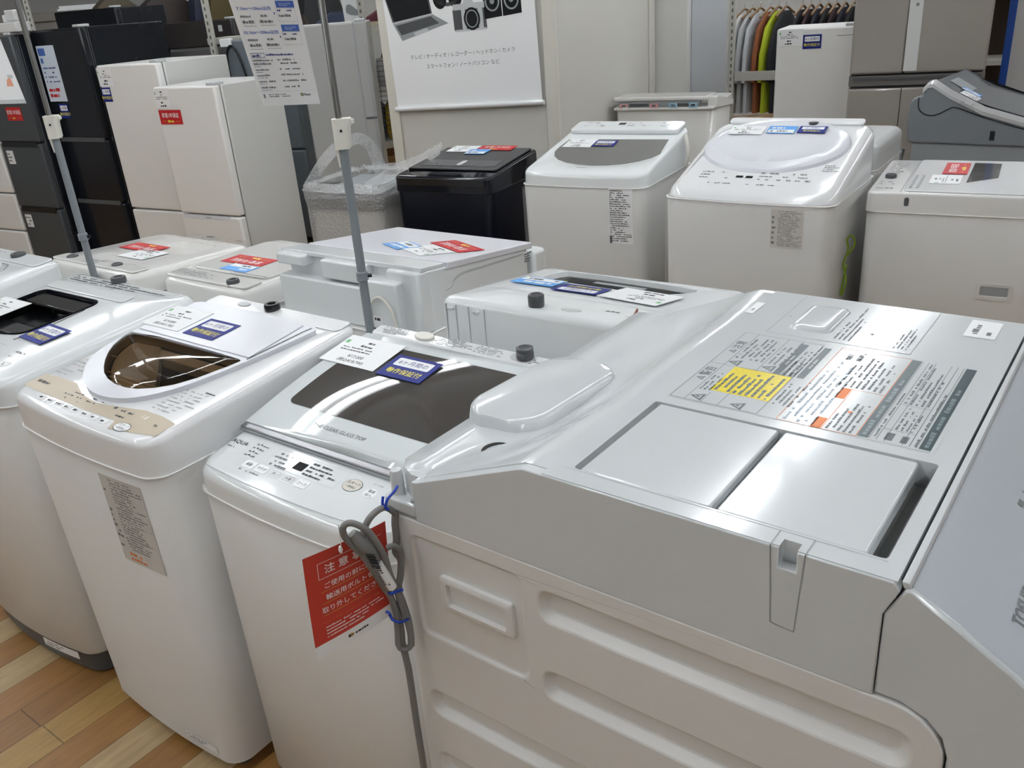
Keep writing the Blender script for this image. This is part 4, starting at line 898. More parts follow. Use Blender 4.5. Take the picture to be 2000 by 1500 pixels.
def wrapped_behind():
    s = Washer('top_load_washing_machine', 'white washer in crumpled clear film behind the washer with the big round lid', (1.03, 3.80, -35.8, .60, .5, .97, .97))
    s.cabinet(.86, BODY2, bulge=0); s.r = .05; s.cover([], mat('grey_white_top', (.55, .56, .56), .3), edge=.03)
    mb = MB(); g = random.Random(9); R0 = rrect(-.008, s.w + .008, -.008, s.d + .008, .06)
    mb.loft([[(x + g.uniform(-.005, .005), y + g.uniform(-.005, .005), z) for x, y in R0] for z in (.2, .4, .6, .8, .93)], 0, (0, 0)); s.part('stretch_film', mb, STRETCH, smooth=60)
wrapped_behind()
def right_washer():
    s = Washer('top_load_washing_machine', 'plain white washer at the right edge with controls along its left side', (1.304, 3.01, -31.59, .56, .564, .887, .896))
    w, d = s.w, s.d; s.bulge = 0
    s.cabinet(.818, BODY2, bulge=0, taper=.0); s.r = .02; s.cover([], mat('dull_white', (.70, .70, .69), .2), edge=.008, lip=False)
    f = lambda u, z, h: (u, -h, z)
    hh = MB(); o = rrect(.383, .497, .528, .588, .012); i = rrect(.396, .485, .541, .578, .008)
    hh.loft([[f(x, z, h) for x, z in q] for q, h in ((o, -.002), (o, .003), (i, .003), (rrect(.399, .482, .545, .575, .006), -.002))], 0, (0, 0)); s.part('hand_hole', hh, BODY2)
    s.part('hand_hole_inside', MB().box(.399, .482, -.0012, .001, .545, .575), GREYM)
    s.part('lock_hole', MB().prism(rrect(.124, .139, .842, .872, .006, 4), .0, .0015, f), GREYD)
    s.part('screw_cover', MB().prism(circ(.50, .845, .012, n=16), 0, .001, f), GREYL)
    seamline(s, [(.107, .01), (.107, .555)], .004, .0008, 'panel_seam', GREYM, False)
    s.slab('lid', rrect(.115, .545, .02, .545, .02), 0, .006, WHITE, bevel=.003)
    s.slab('window', [(.300, .16), (.395, .25), (.395, .49), (.305, .495)], .0062, .0075, mat('tub_window', (.10, .10, .10), .1), bevel=.0005)
    s.slab('lid_handle', [(.128, .06), (.136, .06), (.136, .26), (.128, .26)], .006, .008, GREYM, bevel=0); s.slab('lid_handle', [(.15, .06), (.158, .06), (.158, .26), (.150, .26)], .006, .008, GREYM, bevel=0)
    s.knob(.045, .235, .020, .014, GREYD, 'control_dial'); m = printed(); m.micro(.02, .30, .09, .5, 7, s.mp, .0008, 0, 220, .4); m.micro(.02, .05, .09, .18, 4, s.mp, .0008, 0, 221, .4, .6); tilt_print(s, 'control_panel', m, [INKG])
    card('red', s.at(.252, .385, 90, .008), 'red warranty card on the white washer at the right edge'); card('price', s.at(.232, .20, 90, .007), 'white price card on the white washer at the right edge', .14, .10)
right_washer()
def black_washer():
    s = Washer('top_load_washing_machine', 'glossy black top-loading washer with dark cabinet', (-.486, 4.161, -29.24, .525, .509, .87, .915))
    s.cabinet(.80, mat('black_painted_steel', (.0015, .002, .006), .3, spec=.12), bulge=.006, trim=BLACK); s.r = .03; s.cover([], BLACKG, edge=.012)
    s.slab('lid', rrect(.02, .505, .10, .48, .01), 0, .010, mat('black_lid', (.006, .006, .007), .25, spec=.25), bevel=.003); s.slab('window', rrect(.06, .47, .15, .25, .006), .0102, .011, BLACKG, bevel=.0005)
    s.slab('lid_badge', rrect(.255, .283, .16, .235, .006), .011, .0125, mat('silver_badge', (.75, .75, .74), .25, metal=.6), bevel=.001)
    s.part('front_panel', MB().box(.03, .50, -.010, -.004, .83, .865), BLACK, bevel=.002)
    card('price', s.at(.135, .447, 0, .011), 'white price card on the black washer'); card('red', s.at(.315, .468, 0, .0115), 'red warranty card on the black washer'); card('sky', s.at(.245, .395, 0, .012), 'sky blue notice card on the black washer')
black_washer()
def bubble_washer():
    s = Washer('top_load_washing_machine', 'grey washer with a dark top band standing inside bubble wrap', (-.973, 4.45, -28.73, .45, .47, .745, .77), 'washing machine')
    w, d = s.w, s.d; s.cabinet(.685, mat('grey_beige_steel', (.42, .40, .37), .4), bulge=0, trim=GREYM); s.r = .03; s.cover([], mat('dark_band', (.06, .063, .066), .4), edge=.01)
    s.slab('lid', rrect(.03, .40, .08, .44, .02), 0, .012, GREYM, bevel=.004)
    mb = MB(); g = random.Random(4)
    R0 = rrect(-.016, w + .016, -.020, d + .016, .05, 6)
    rings = [[(x, y, z) for x, y in R0] for z in (.22, .40, .58, .70)]
    for z, o in ((.755, .006), (.795, .012), (.815, -.012), (.808, -.05), (.80, -.08)):
        rings.append([(x + (w / 2 - x) * -o * 2 + g.uniform(-.006, .006), y + (d / 2 - y) * -o * 2 + g.uniform(-.006, .006), z + g.uniform(-.012, .012)) for x, y in R0])
    mb.loft(rings, 0, (0, 0))
    T = Matrix.Translation((-w / 2, -d / 2, 0)); M = Matrix.Translation(s.root.location) @ Matrix.Rotation(s.root.rotation_euler.z, 4, 'Z') @ T
    # loose arch and the long tail of wrap
    def ribbon(P, wd, up=(0, 0, 1), n=6):
        P = spline(P, 5); up = Vector(up); V = []
        for i, p in enumerate(P):
            t = (P[min(i + 1, len(P) - 1)] - P[max(0, i - 1)]).normalized(); q = t.cross(up); q = q.normalized() if q.length > 1e-6 else Vector((0, 1, 0)); k = wd[0] + (wd[1] - wd[0]) * i / (len(P) - 1)
            V.append([p + q * k * (j / n - .5) + up * g.uniform(-.004, .004) for j in range(n + 1)])
        W_ = n + 1; mb.add([v for r in V for v in r], [(i * W_ + j, i * W_ + j + 1, (i + 1) * W_ + j + 1, (i + 1) * W_ + j) for i in range(len(V) - 1) for j in range(n)])
    Mi = M.inverted(); wl = lambda L: [Mi @ Vector(p) for p in L]
    ribbon(wl([(-.964, 4.45, .79), (-.90, 4.50, .875), (-.849, 4.541, .930), (-.786, 4.593, .972), (-.705, 4.697, .985), (-.655, 4.76, .93), (-.63, 4.78, .84), (-.62, 4.78, .78)]), (.05, .07), (.55, -.6, .3))
    ribbon(wl([(-.67, 4.47, .765), (-.541, 4.467, .825), (-.428, 4.429, .87), (-.329, 4.388, .915), (-.254, 4.353, .955)]), (.13, .09), (-.35, -.6, .75))
    ribbon(wl([(-.975, 4.46, .80), (-.90, 4.405, .80), (-.80, 4.345, .795), (-.70, 4.29, .80), (-.60, 4.27, .79), (-.57, 4.33, .785)]), (.06, .07), (.3, -.5, .8))
    ribbon(wl([(-.70, 4.84, .80), (-.62, 4.84, .805), (-.53, 4.77, .815)]), (.10, .08), (0, -.3, 1))
    o = obj('bubble_wrap', mb, BUBBLE, smooth=50); o.matrix_world = M
    tag(o, 'loose clear bubble wrap draped around the grey washer, tail reaching right', 'bubble wrap')
bubble_washer()
def twin_tub():
    v = (.765, 5.50, -29, .62, .40, .985, .985)
    s = Washer('twin_tub_washing_machine', 'white twin tub washer by the pillar with pink and blue filter clips under its lid', v)
    w, d = s.w, s.d; s.cabinet(.925, CREAMW, bulge=0, taper=0); s.r = .02
    s.part('back_board', MB().prism([(-.02, .925), (-.02, .94), (d - .02, .97), (d, .97), (d, .925)], 0, 1, lambda u, v_, h: (w * h, u, v_)), CREAMW, bevel=.004)
    s.part('lid', MB().box(-.005, w * .93, -.01, .2, .975, 1.0), CREAMW, bevel=.008)
    s.part('filter_bay', MB().box(.03, w * .86, -.012, .02, .937, .974), GREYM)
    for i, (x, c) in enumerate(((.04, 'pink_clip'), (.23, 'pink_clip'), (.35, 'blue_clip'), (.47, 'blue_clip'))):
        pm = mat(c, (.70, .38, .38) if c[0] == 'p' else (.30, .48, .62), .4); mb = MB()
        for q in ((0, .05, .957, .964), (0, .05, .936, .943), (0, .012, .943, .957), (.038, .05, .943, .957)): mb.box(x + q[0], x + q[1], -.02, -.012, q[2], q[3])
        s.part('filter_clip', mb, pm)
    for x in (.10, .40): s.part('filter_slot', MB().box(x, x + .12, -.016, -.012, .948, .962), GREYD)
    s.part('peg', MB().box(.055, .09, -.03, -.012, .925, .945), CREAMW, bevel=.004)
    s.part('end_cap', MB().prism([(0, .93), (0, .995), (.03, 1.0), (.20, .97), (d, .94), (d, .90)], w * .93, w + .01, lambda u, v_, h: (h, u, v_)), CREAMW, bevel=.006)
twin_tub()
def grey_drum():
    ex, ey = basis(-42); c = Vector((2.177, 3.938, 0))
    t = thing('drum_washing_machine', 'grey drum washing machine with silver curved rim, behind the washer at the right edge', 'washing machine', c + ey * .3, -42, 'washing machines on sale')
    T = Matrix.Translation((0, -.3, 0)); P = lambda n, mb, m, **k: obj(n, mb, m, k.pop('parent', t), T=T, **k)
    DG = mat('drum_grey', (.155, .17, .185), .3); sx = lambda a, b: (lambda u, v, h: (u, a + (b - a) * h, v))
    P('lower_body', MB().box(-.275, .40, .012, .588, .02, .842), mat('drum_grey_light', (.24, .255, .265), .35), bevel=.008)
    pr = [(-.29, .84), (-.302, .90), (-.30, 1.02), (-.283, 1.043), (-.252, 1.052), (-.235, 1.09), (-.215, 1.107), (-.13, 1.055), (.016, .985), (.2, .935), (.38, .90), (.42, .84)]
    P('upper_body', MB().prism(pr, 0, 1, sx(0, .6)), DG, bevel=.008)
    top = [(-.225, 1.109), (-.215, 1.1125), (-.13, 1.060), (.016, .990), (.2, .940), (.38, .905), (.38, .899), (-.13, 1.053), (-.215, 1.10)]
    P('control_panel', MB().prism(top, 0, 1, sx(.045, .56)), mat('panel_grey', (.10, .108, .115), .18), bevel=.003)
    ps = [(-.252, -.004, 1.058)]
    rim = MB(); K = [(-.245, 1.075), (-.225, 1.098), (-.205, 1.100), (-.13, 1.053), (.016, .984), (.2, .934), (.38, .899)]
    rim.loft([[(a, -.006, z - .010), (a, -.008, z + .006), (a, .004, z + .017), (a, .04, z + .020), (a, .045, z + .008)] for a, z in K]); P('silver_rim', rim, mat('silver_paint', (.62, .63, .64), .28, metal=.5), smooth=50)
    P('door_seam', MB().tube(spline([(-.262, -.001, 1.045), (-.258, -.001, 1.0), (-.235, -.001, .975), (-.20, -.001, .966), (-.165, -.001, .975), (-.13, -.001, .995), (-.095, -.001, 1.003), (.016, -.001, .966), (.2, -.001, .915), (.38, -.001, .885)], 5), .0028, 6), BLACK, smooth=60)
    P('drain_slot', MB().box(.058, .078, -.002, .004, .865, .905), BLACK)
    def fq(u, v, h):
        K2 = [(-.215, 1.1125), (-.13, 1.060), (.016, .990), (.2, .940), (.38, .905)]; a = u
        for (a0, z0), (a1, z1) in zip(K2, K2[1:]):
            if a <= a1 or a1 == .38: return (a, v, z0 + (z1 - z0) * (a - a0) / (a1 - a0) + h)
    m = printed(); m.rect(-.19, .20, -.10, .34, fq, .001, 0); m.micro(-.185, .21, -.105, .33, 4, fq, .0015, 1, 230, .5, .6, True); m.rect(-.15, .22, -.12, .30, fq, .0012, 2)
    P('picture_sticker', m, [GREYM, GREYL, mat('dull_violet', (.10, .10, .20), .4)], smooth=0)
    m = MB(); m.prism(rrect(.06, .22, .30, .40, .01), .001, .006, fq); 
    for i in range(5):
        for j in range(2): m.prism(rrect(.075 + i * .028, .09 + i * .028, .315 + j * .04, .335 + j * .04, .003, 2), .006, .008, fq, 1)
    P('button_cluster', m, [BLACK, GREYM])
    ex3, ey3, sl = 0, 0, math.atan2(-.07, .146)
    M = Matrix.Translation(c) @ Matrix.Rotation(R(-42), 4, 'Z')
    def at(a, b, rot=0): p = fq(a, b, .009); return M @ Matrix.Translation(p) @ Matrix.Rotation(-sl, 4, 'Y') @ Matrix.Rotation(R(rot), 4, 'Z')
    card('price', at(-.045, .115), 'white price card on the sloping grey drum machine', .14, .08); card('sky', at(-.085, .19), 'sky blue notice card on the sloping grey drum machine', .09, .05); card('blue', at(.02, .20), 'navy warranty card on the sloping grey drum machine', .10, .06)
    P('drain_hose', MB().tube(spline([(-.325, .05, .80), (-.33, .02, .70), (-.33, .03, .5), (-.30, .05, .3)]), .012), GREYD, smooth=60)
    gw = MB().tube(spline([(-.35, .0, .86), (-.38, -.02, .80), (-.36, -.03, .74), (-.39, -.01, .70)]), .004); P('earth_wire', gw, mat('green_wire', (.04, .16, .05), .5), smooth=60)
    P('wire_clip', MB().box(-.362, -.335, -.03, -.01, .77, .80), mat('blue_clip2', (.02, .10, .40), .5), bevel=.003)
grey_drum()
def earth_wire():
    L = [(1.262, 3.02, .66), (1.275, 3.005, .70), (1.262, 3.0, .735), (1.248, 3.01, .72), (1.256, 3.012, .68), (1.246, 3.02, .62), (1.262, 3.02, .56), (1.25, 3.03, .50), (1.262, 3.03, .62)]
    o = obj('earth_wire', MB().tube(spline(L), .0035, 8), mat('lime_wire', (.20, .33, .015), .5), smooth=60); tag(o, 'coiled green and yellow earth wire hanging between the two right washers', 'wire')
earth_wire()
# ------------------------------------------------------------------ poles and signs between the rows
def pole(name, label, x, y, zt, sign=None):
    t = thing(name, label, 'pole', (x, y, 0)); P = lambda n, mb, m: obj(n, mb, m, t, smooth=40)
    P('base', MB().lathe([(.032, 0), (.032, .008), (.024, .016), (.014, .03)], (0, 0, 0), 28), GREYM)
    P('lower_tube', MB().lathe([(.0112, .02), (.0112, 1.33)], (0, 0, 0), 16), POLEG)
    P('upper_tube', MB().lathe([(.0078, 1.30), (.0078, zt)], (0, 0, 0), 16), CHROME)
    cl = P('clamp', MB().loft([[(a, b, z) for a, b in rrect(-.017, .017 + e, -.017, .017, .010, 5)] for z, e in ((1.308, 0), (1.313, .004), (1.355, .006), (1.366, .012), (1.376, .010))]), CREAM)
    obj('clamp_lever', MB().box(.012, .034, -.007, .007, 1.362, 1.374), CREAM, cl, bevel=.003); obj('clamp_slot', MB().box(.001, .006, -.0185, -.0165, 1.347, 1.353), BLACK, cl)
    obj('clamp_trigger', MB().prism([(-.018, 1.31), (-.010, 1.31), (-.010, 1.268), (-.014, 1.265)], -.006, .006, lambda u, v, h: (u, h, v)), CREAM, cl, bevel=.001)
    P('tube_stop', MB().lathe([(.0112, .985), (.015, .988), (.015, 1.008), (.0112, 1.011)], (0, 0, 0), 16), POLEG); P('stop_screw', MB().tube([(.012, 0, .998), (.024, 0, .998)], .005, 10), BLACK)
    P('sign_arm', MB().tube([(0, 0, zt - .02), (-.20, -.14, zt - .02)], .006, 8), CHROME)
    return t
pole('sign_pole', 'chrome and grey sign pole standing behind the dark glass lid washer', -.35, 2.075, 1.86)
pole('sign_pole', 'chrome and grey sign pole standing at the left by the black fridges', -1.344, 2.776, 1.86)
def bil(TL, TR, BL, BR):
    TL, TR, BL, BR = map(Vector, (TL, TR, BL, BR)); n = (BR - BL).cross(TL - BL).normalized(); c = (BL + BR + TL + TR) / 4
    def q(u, v, h): return BL.lerp(BR, u).lerp(TL.lerp(TR, u), v) + n * h - c
    return q, c
def delivery_sign():
    q, c = bil((-.518, 1.953, 1.639), (-.384, 1.984, 1.630), (-.508, 2.042, 1.419), (-.386, 2.069, 1.412))
    m = printed(); V1 = 1.32; e = .0006
    m.prism([(0, 0), (1, 0), (1, V1), (0, V1)], -.0008, 0, q, 0)
    k = 1.78                                     # u units per v unit for the same length
    def tx(s, u, v, size, mi, bold=.008):
        V, F = text_geo(s, bold); a = min(p[0] for p in V); m.add([q(u + (x - a) * size * k, v + (y - .36) * size, e) for x, y in V], F, mi)
    for v, s in ((.925, '7.1km～10km以内'), (.712, '10.1km～20km以内')):
        tx(s, .07, v, .037, 2, .018); m.rect(.66, v + .005, .93, v + .065, q, e, 2); m.micro(.70, v + .02, .89, v + .05, 2, q, e * 2, 0, 240, .4)
        m.micro(.09, v - .085, .27, v - .055, 1, q, e, 3, 241, .7); m.micro(.36, v - .08, .55, v - .05, 1, q, e, 3, 242, .7); m.micro(.10, v - .135, .28, v - .10, 1, q, e, 3, 243, .9, 1); m.micro(.36, v - .13, .56, v - .095, 1, q, e, 3, 244, .9, 1)
        m.rect(.10, v - .158, .29, v - .155, q, e, 3); m.rect(.36, v - .153, .58, v - .150, q, e, 3); m.rect(.60, v - .055, .615, v - .035, q, e, 1)
        m.micro(.66, v - .03, .74, v - .01, 1, q, e, 1, 245, .7); m.micro(.80, v - .03, .88, v - .01, 1, q, e, 1, 246, .7); m.micro(.67, v - .08, .90, v - .05, 1, q, e, 3, 247, .8, 1); m.frame(.645, v - .12, .93, v + .002, .003, q, e, 4)
    m.frame(.06, .475, .28, .52, .004, q, e, 1); m.micro(.08, .482, .25, .512, 1, q, e, 1, 250, .8, 1); m.micro(.30, .49, .88, .515, 1, q, e, 1, 251, .7, 1)
    for i, v in enumerate((.44, .405, .35, .295, .235, .175)): m.micro(.06, v, .42, v + .022, 1, q, e, 3, 252 + i, .8, .9); m.micro(.46, v + .004, .86, v + .026, 1, q, e, 3, 262 + i, .8, .8); m.micro(.06, v - .018, .24, v - .008, 1, q, e, 1, 272 + i, .6)
    m.rect(.05, .145, .96, .147, q, e, 4); m.micro(.13, .085, .60, .125, 2, q, e, 3, 280, .6); m.rect(.06, .08, .085, .12, q, e, 3)
    m.face([(.72 + .03 * math.cos(a * .4), .105 + .017 * math.sin(a * .4)) for a in range(16)], [], q, e, 3); m.face([(.715 + .014 * math.cos(a * .4), .107 + .008 * math.sin(a * .4)) for a in range(16)], [], q, e * 2, 5); m.micro(.76, .092, .95, .118, 1, q, e, 3, 281, .9, 1)
    o = obj('hanging_sign', m, [PAPER, NAVYI, mat('sign_blue', (.06, .14, .48), .4), INKG, GREYL, YEL], smooth=0); o.location = c
    tag(o, 'white delivery fee sign with blue boxes hanging at the top left of centre', 'sign')
    for u in (.2, .8): obj('hanger_clip', MB().tube([q(u, V1 - .02, .002), q(u, V1 + .06, .002)], .002, 6), STEEL, o)
delivery_sign()
def left_sign():
    q, c = bil((-1.545, 2.70, 1.595), (-1.405, 2.745, 1.582), (-1.525, 2.69, 1.430), (-1.385, 2.745, 1.418))
    m = printed(); e = .0006; m.prism([(0, 0), (1, 0), (1, 1.9), (0, 1.9)], -.0008, 0, q, 0)
    m.rect(.3, .0, 1, .07, q, e, 1); m.micro(.1, .2, .8, .5, 3, q, e, 2, 290, .4); m.rect(.6, .3, .9, .44, q, e, 3); m.rect(.3, .44, .95, .50, q, e, 1); m.micro(.1, .6, .9, 1.6, 9, q, e, 2, 291, .4)
    o = obj('hanging_sign', m, [PAPER, GREYL, INKG, mat('faded_orange', (.68, .30, .2), .5)], smooth=0); o.location = c; tag(o, 'white printed sign hanging at the left edge beside the dark grey fridge', 'sign')
    obj('hanger_clip', MB().tube([q(.5, 1.88, .002), q(.5, 2.0, .002)], .002, 6), STEEL, o)
left_sign()
# ------------------------------------------------------------------ fridges
class Fridge:
    def __init__(s, label, FL, yaw, w, d, h, doors, bm, dm, t=.05, name='refrigerator', gapm=None, r=.012, cols=None):
        ex, ey = basis(yaw); s.w, s.d, s.h, s.yaw = w, d, h, yaw
        c = Vector((FL[0], FL[1], 0)) + ex * w / 2 + ey * d / 2
        s.root = thing(name, label, 'refrigerator', c, yaw, 'refrigerators on sale'); s.T = Matrix.Translation((-w / 2, -d / 2, 0))
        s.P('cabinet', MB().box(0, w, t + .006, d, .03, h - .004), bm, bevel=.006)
        s.P('gasket', MB().box(.012, w - .012, t - .002, t + .008, .04, h - .012), gapm or GAP)
        for x in (.05, w - .05):
            for y in (t + .06, d - .06): s.P('foot', MB().lathe([(.02, 0), (.02, .035)], (x, y, 0), 10), GREYD)
        for z0, z1 in doors:
            for x0, x1 in (cols or [(0, w)]) if (z1 > h - .1 or cols is None) else [(0, w)]:
                s.P('door' if z1 - z0 > .4 else 'drawer', MB().box(x0 + .0015, x1 - .0015, 0, t, z0 + .004, z1 - .004), dm, bevel=r, seg=3)
        s.P('top_hinge', MB().box(w - .07, w - .01, .01, .09, h - .004, h + .012), GREYL, bevel=.004)
    def P(s, n, mb, m, **k): return obj(n, mb, m, k.pop('parent', s.root), T=s.T, **k)
    def f(s, u, z, h): return (u, -h, z)
    def at(s, u, z, lift=.0015):
        return Matrix.Translation(s.root.location) @ Matrix.Rotation(R(s.yaw), 4, 'Z') @ s.T @ Matrix.Translation((u, -lift, z)) @ Matrix.Rotation(R(90), 4, 'X')
    def grip(s, z, dark=GREYM, x0=.03, x1=None): s.P('handle_groove', MB().box(x0, (x1 or s.w) - .03, -.002, .01, z - .012, z + .010), dark)
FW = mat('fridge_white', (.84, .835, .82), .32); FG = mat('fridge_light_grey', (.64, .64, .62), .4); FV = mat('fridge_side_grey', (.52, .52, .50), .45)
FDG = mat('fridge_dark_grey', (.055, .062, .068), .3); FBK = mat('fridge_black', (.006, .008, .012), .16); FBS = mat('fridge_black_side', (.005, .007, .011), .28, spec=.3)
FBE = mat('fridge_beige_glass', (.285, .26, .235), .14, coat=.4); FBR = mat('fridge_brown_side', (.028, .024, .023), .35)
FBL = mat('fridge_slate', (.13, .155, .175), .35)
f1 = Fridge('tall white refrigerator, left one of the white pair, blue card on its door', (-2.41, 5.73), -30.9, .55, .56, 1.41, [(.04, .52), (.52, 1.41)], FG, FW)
card('price', f1.at(.073, 1.41 - .072), 'white price card on the door of the taller white refrigerator', .14, .11); card('blue', f1.at(.045, 1.235), 'blue warranty card on the door of the taller white refrigerator', .085, .085)
f2 = Fridge('shorter white refrigerator, right one of the white pair, red card on its door', (-1.935, 5.29), -31, .50, .52, 1.285, [(.04, .55), (.55, 1.285)], FG, FW)
f2.P('handle_groove', MB().box(.02, .42, -.0015, .008, .524, .546), LILAC); f2.P('badge', MB().box(.22, .26, -.003, 0, .532, .538), GREYM)
card('price', f2.at(.07, 1.219), 'white price card on the door of the shorter white refrigerator', .125, .11); card('red', f2.at(.105, 1.116), 'red warranty card on the door of the shorter white refrigerator', .185, .08)
fs = Fridge('light grey refrigerator behind the sign pole, its narrow door edge on the right', (-1.103, 5.476), 4, .42, .45, 1.545, [(.04, .62), (.62, 1.545)], FV, mat('fridge_silver_grey', (.33, .33, .32), .4), t=.03)
fs.P('door_edge', MB().box(.335, .342, -.003, .0, .06, 1.54), GREYM); fs.P('door_edge', MB().box(.395, .400, -.003, .0, .06, 1.40), GREYM)
fs.P('handle_groove', MB().box(.345, .41, -.003, 0, .99, 1.0), GREYD)
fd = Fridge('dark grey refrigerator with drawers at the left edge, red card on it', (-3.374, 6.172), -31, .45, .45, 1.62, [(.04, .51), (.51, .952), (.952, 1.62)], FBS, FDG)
for z in (.505, .947): fd.P('handle_groove', MB().box(.03, .42, -.002, .01, z - .022, z + .012), BLACK)
for u, z in ((.05, .90), (.04, .46)): k = printed(); k.rect(u, z - .09, u + .075, z, fd.f, .001, 0); k.micro(u + .005, z - .08, u + .07, z - .01, 3, fd.f, .0015, 1, int(z * 100), .5); fd.P('feature_sticker', k, [PAPER, INKG], smooth=0)
card('red', fd.at(.27, 1.14), 'red warranty card on the dark grey refrigerator', .165, .085)
fw = Fridge('white refrigerator drawers at the left edge, beside the dark grey refrigerator', (-3.905, 6.49), -31, .60, .45, .955, [(.04, .33), (.33, .60), (.60, .955)], FW, FW)
fd2 = Fridge('dark grey refrigerator behind the white drawers at the left edge', (-3.66, 6.95), -31, .60, .5, 1.62, [(.04, .95), (.95, 1.62)], FBS, FDG)
k = printed(); k.rect(.42, .99, .50, 1.08, fd2.f, .001, 0); k.micro(.43, 1.0, .49, 1.07, 3, fd2.f, .0015, 1, 360, .5); fd2.P('feature_sticker', k, [PAPER, INKG], smooth=0)
fb = Fridge('glossy black refrigerator with price sheet on its door, behind the left pole', (-2.90, 6.03), -31, .50, .64, 1.635, [(.04, .55), (.55, .96), (.96, 1.635)], FBS, FBK)
for z in (.55, .96): fb.P('handle_groove', MB().box(.03, .47, -.002, .01, z - .015, z + .012), GREYD)
k = printed(); k.rect(.03, 1.20, .21, 1.54, fb.f, .0015, 0); k.rect(.04, 1.48, .11, 1.525, fb.f, .002, 1); k.rect(.045, 1.435, .07, 1.465, fb.f, .002, 1); k.micro(.05, 1.31, .20, 1.42, 4, fb.f, .002, 2, 300, .4); k.micro(.05, 1.22, .20, 1.29, 2, fb.f, .002, 3, 301, .6)
o = obj('price_sheet', k, [mat('sheet_pale_blue', (.62, .70, .80), .4), mat('sign_blue2', (.06, .14, .45), .4), NAVYI, RED], fb.root, T=fb.T, smooth=0); o['label'] = 'pale blue printed price sheet'
card('blue', fb.at(.15, 1.14), 'blue warranty card on the glossy black refrigerator', .09, .09)
Fridge('tall black refrigerator far behind the glossy black one, only its top showing', (-3.70, 8.22), -22, .68, .6, 1.775, [(.04, .9), (.9, 1.775)], FBS, FBS)
fbr = Fridge('dark brown refrigerator seen from the back with a steel strip below', (-2.83, 8.33), -18, .70, .55, 1.62, [(.04, 1.38), (1.40, 1.62)], FBR, FBR, t=.02)
fbr.P('steel_strip', MB().box(.02, .64, -.004, 0, 1.30, 1.38), STEEL); k = printed(); k.rect(.56, 1.52, .60, 1.57, fbr.f, .002); fbr.P('sticker', k, GREYL, smooth=0)
fl = Fridge('slate grey refrigerator with a looped dark cord, left of the hanging sign', (-1.86, 6.64), -15, .50, .5, 1.475, [(.04, .7), (.7, 1.475)], FBL, FBL, t=.03)
fl.P('cord', MB().tube(spline([(.01, -.01, 1.1), (.02, -.012, 1.35), (.05, -.014, 1.43), (.09, -.014, 1.42), (.13, -.012, 1.30), (.16, -.01, 1.1)]), .007, 8), BLACK, smooth=60); fl.P('cap', MB().box(-.02, .07, -.012, .03, 1.43, 1.485), PAPER, bevel=.006)
fp = Fridge('tall light grey refrigerator turned sideways behind the white pillar', (.836, 6.44), -29, .60, 1.0, 1.95, [(.04, .8), (.8, 1.95)], mat('fridge_cool_white', (.52, .55, .59), .3), FG)
fp.P('side_seam', MB().box(.598, .602, .058, .064, .05, 1.94), GREYM)
fwr = Fridge('small white refrigerator in front of the clothes rack, blue card on its door', (1.903, 6.0), -27, .49, .5, 1.292, [(.04, .4), (.4, 1.292)], FW, FW)
k = printed(); k.rect(.375, 1.232, .47, 1.236, fwr.f, .001); fwr.P('brand_strip', k, GREYM, smooth=0)
card('price', fwr.at(.09, 1.235), 'white price card on the small white refrigerator', .155, .10); card('blue', fwr.at(.225, 1.205), 'blue warranty card on the small white refrigerator', .115, .085)
fbe = Fridge('large beige refrigerator with double doors and a white strip down the middle', (2.081, 5.197), -25, .70, .58, 1.82, [(.05, .50), (.50, .98), (1.05, 1.82)], FBE, FBE, cols=[(0, .285), (.285, .70)], gapm=GREYD)
k = printed(); k.rect(.283, 1.066, .352, 1.815, fbe.f, .0015, 0)
for i in range(12): k.micro(.315, 1.40 + i * .033, .335, 1.425 + i * .033, 1, fbe.f, .002, 1, 310 + i, .9, 1); k.micro(.295, 1.42 + i * .03, .303, 1.43 + i * .03, 1, fbe.f, .002, 1, 330 + i, .9)
fbe.P('paper_strip', k, [mat('strip_white', (.60, .61, .60), .4), INKG], smooth=0)
fbe.P('handle_groove', MB().box(.0, .70, .012, .02, .99, 1.045), mat('beige_groove', (.14, .13, .12), .3)); fbe.P('drawer_seam', MB().box(.283, .287, -.0015, .004, .51, .975), BLACK)
for z in (1.03,): fbe.P('handle_groove', MB().box(.02, .68, -.001, .004, z - .006, z + .006), GREYD)
# white packing pieces on top of the left fridges
def foam(label, M, bx, m=None, bev=.006, n='packing_piece'):
    mb = MB()
    for b in bx: mb.box(*b)
    o = obj(n, mb, m or mat('foam_white', (.66, .67, .67), .6), bevel=bev); o.matrix_world = M; return tag(o, label, 'packing')
Md = Matrix.Translation((-3.66, 6.37, 1.634)) @ Matrix.Rotation(R(-31), 4, 'Z')
foam('long pale packing board lying on the dark grey refrigerator', Md, [(0, .86, -.0, .10, 0, .055)], bev=.004, n='packing_board')
foam('crumpled white packing piece at the end of the pale board', Md @ Matrix.Translation((.70, .02, .056)), [(0, .14, .01, .08, 0, .045), (.05, .15, .0, .07, .01, .07)])
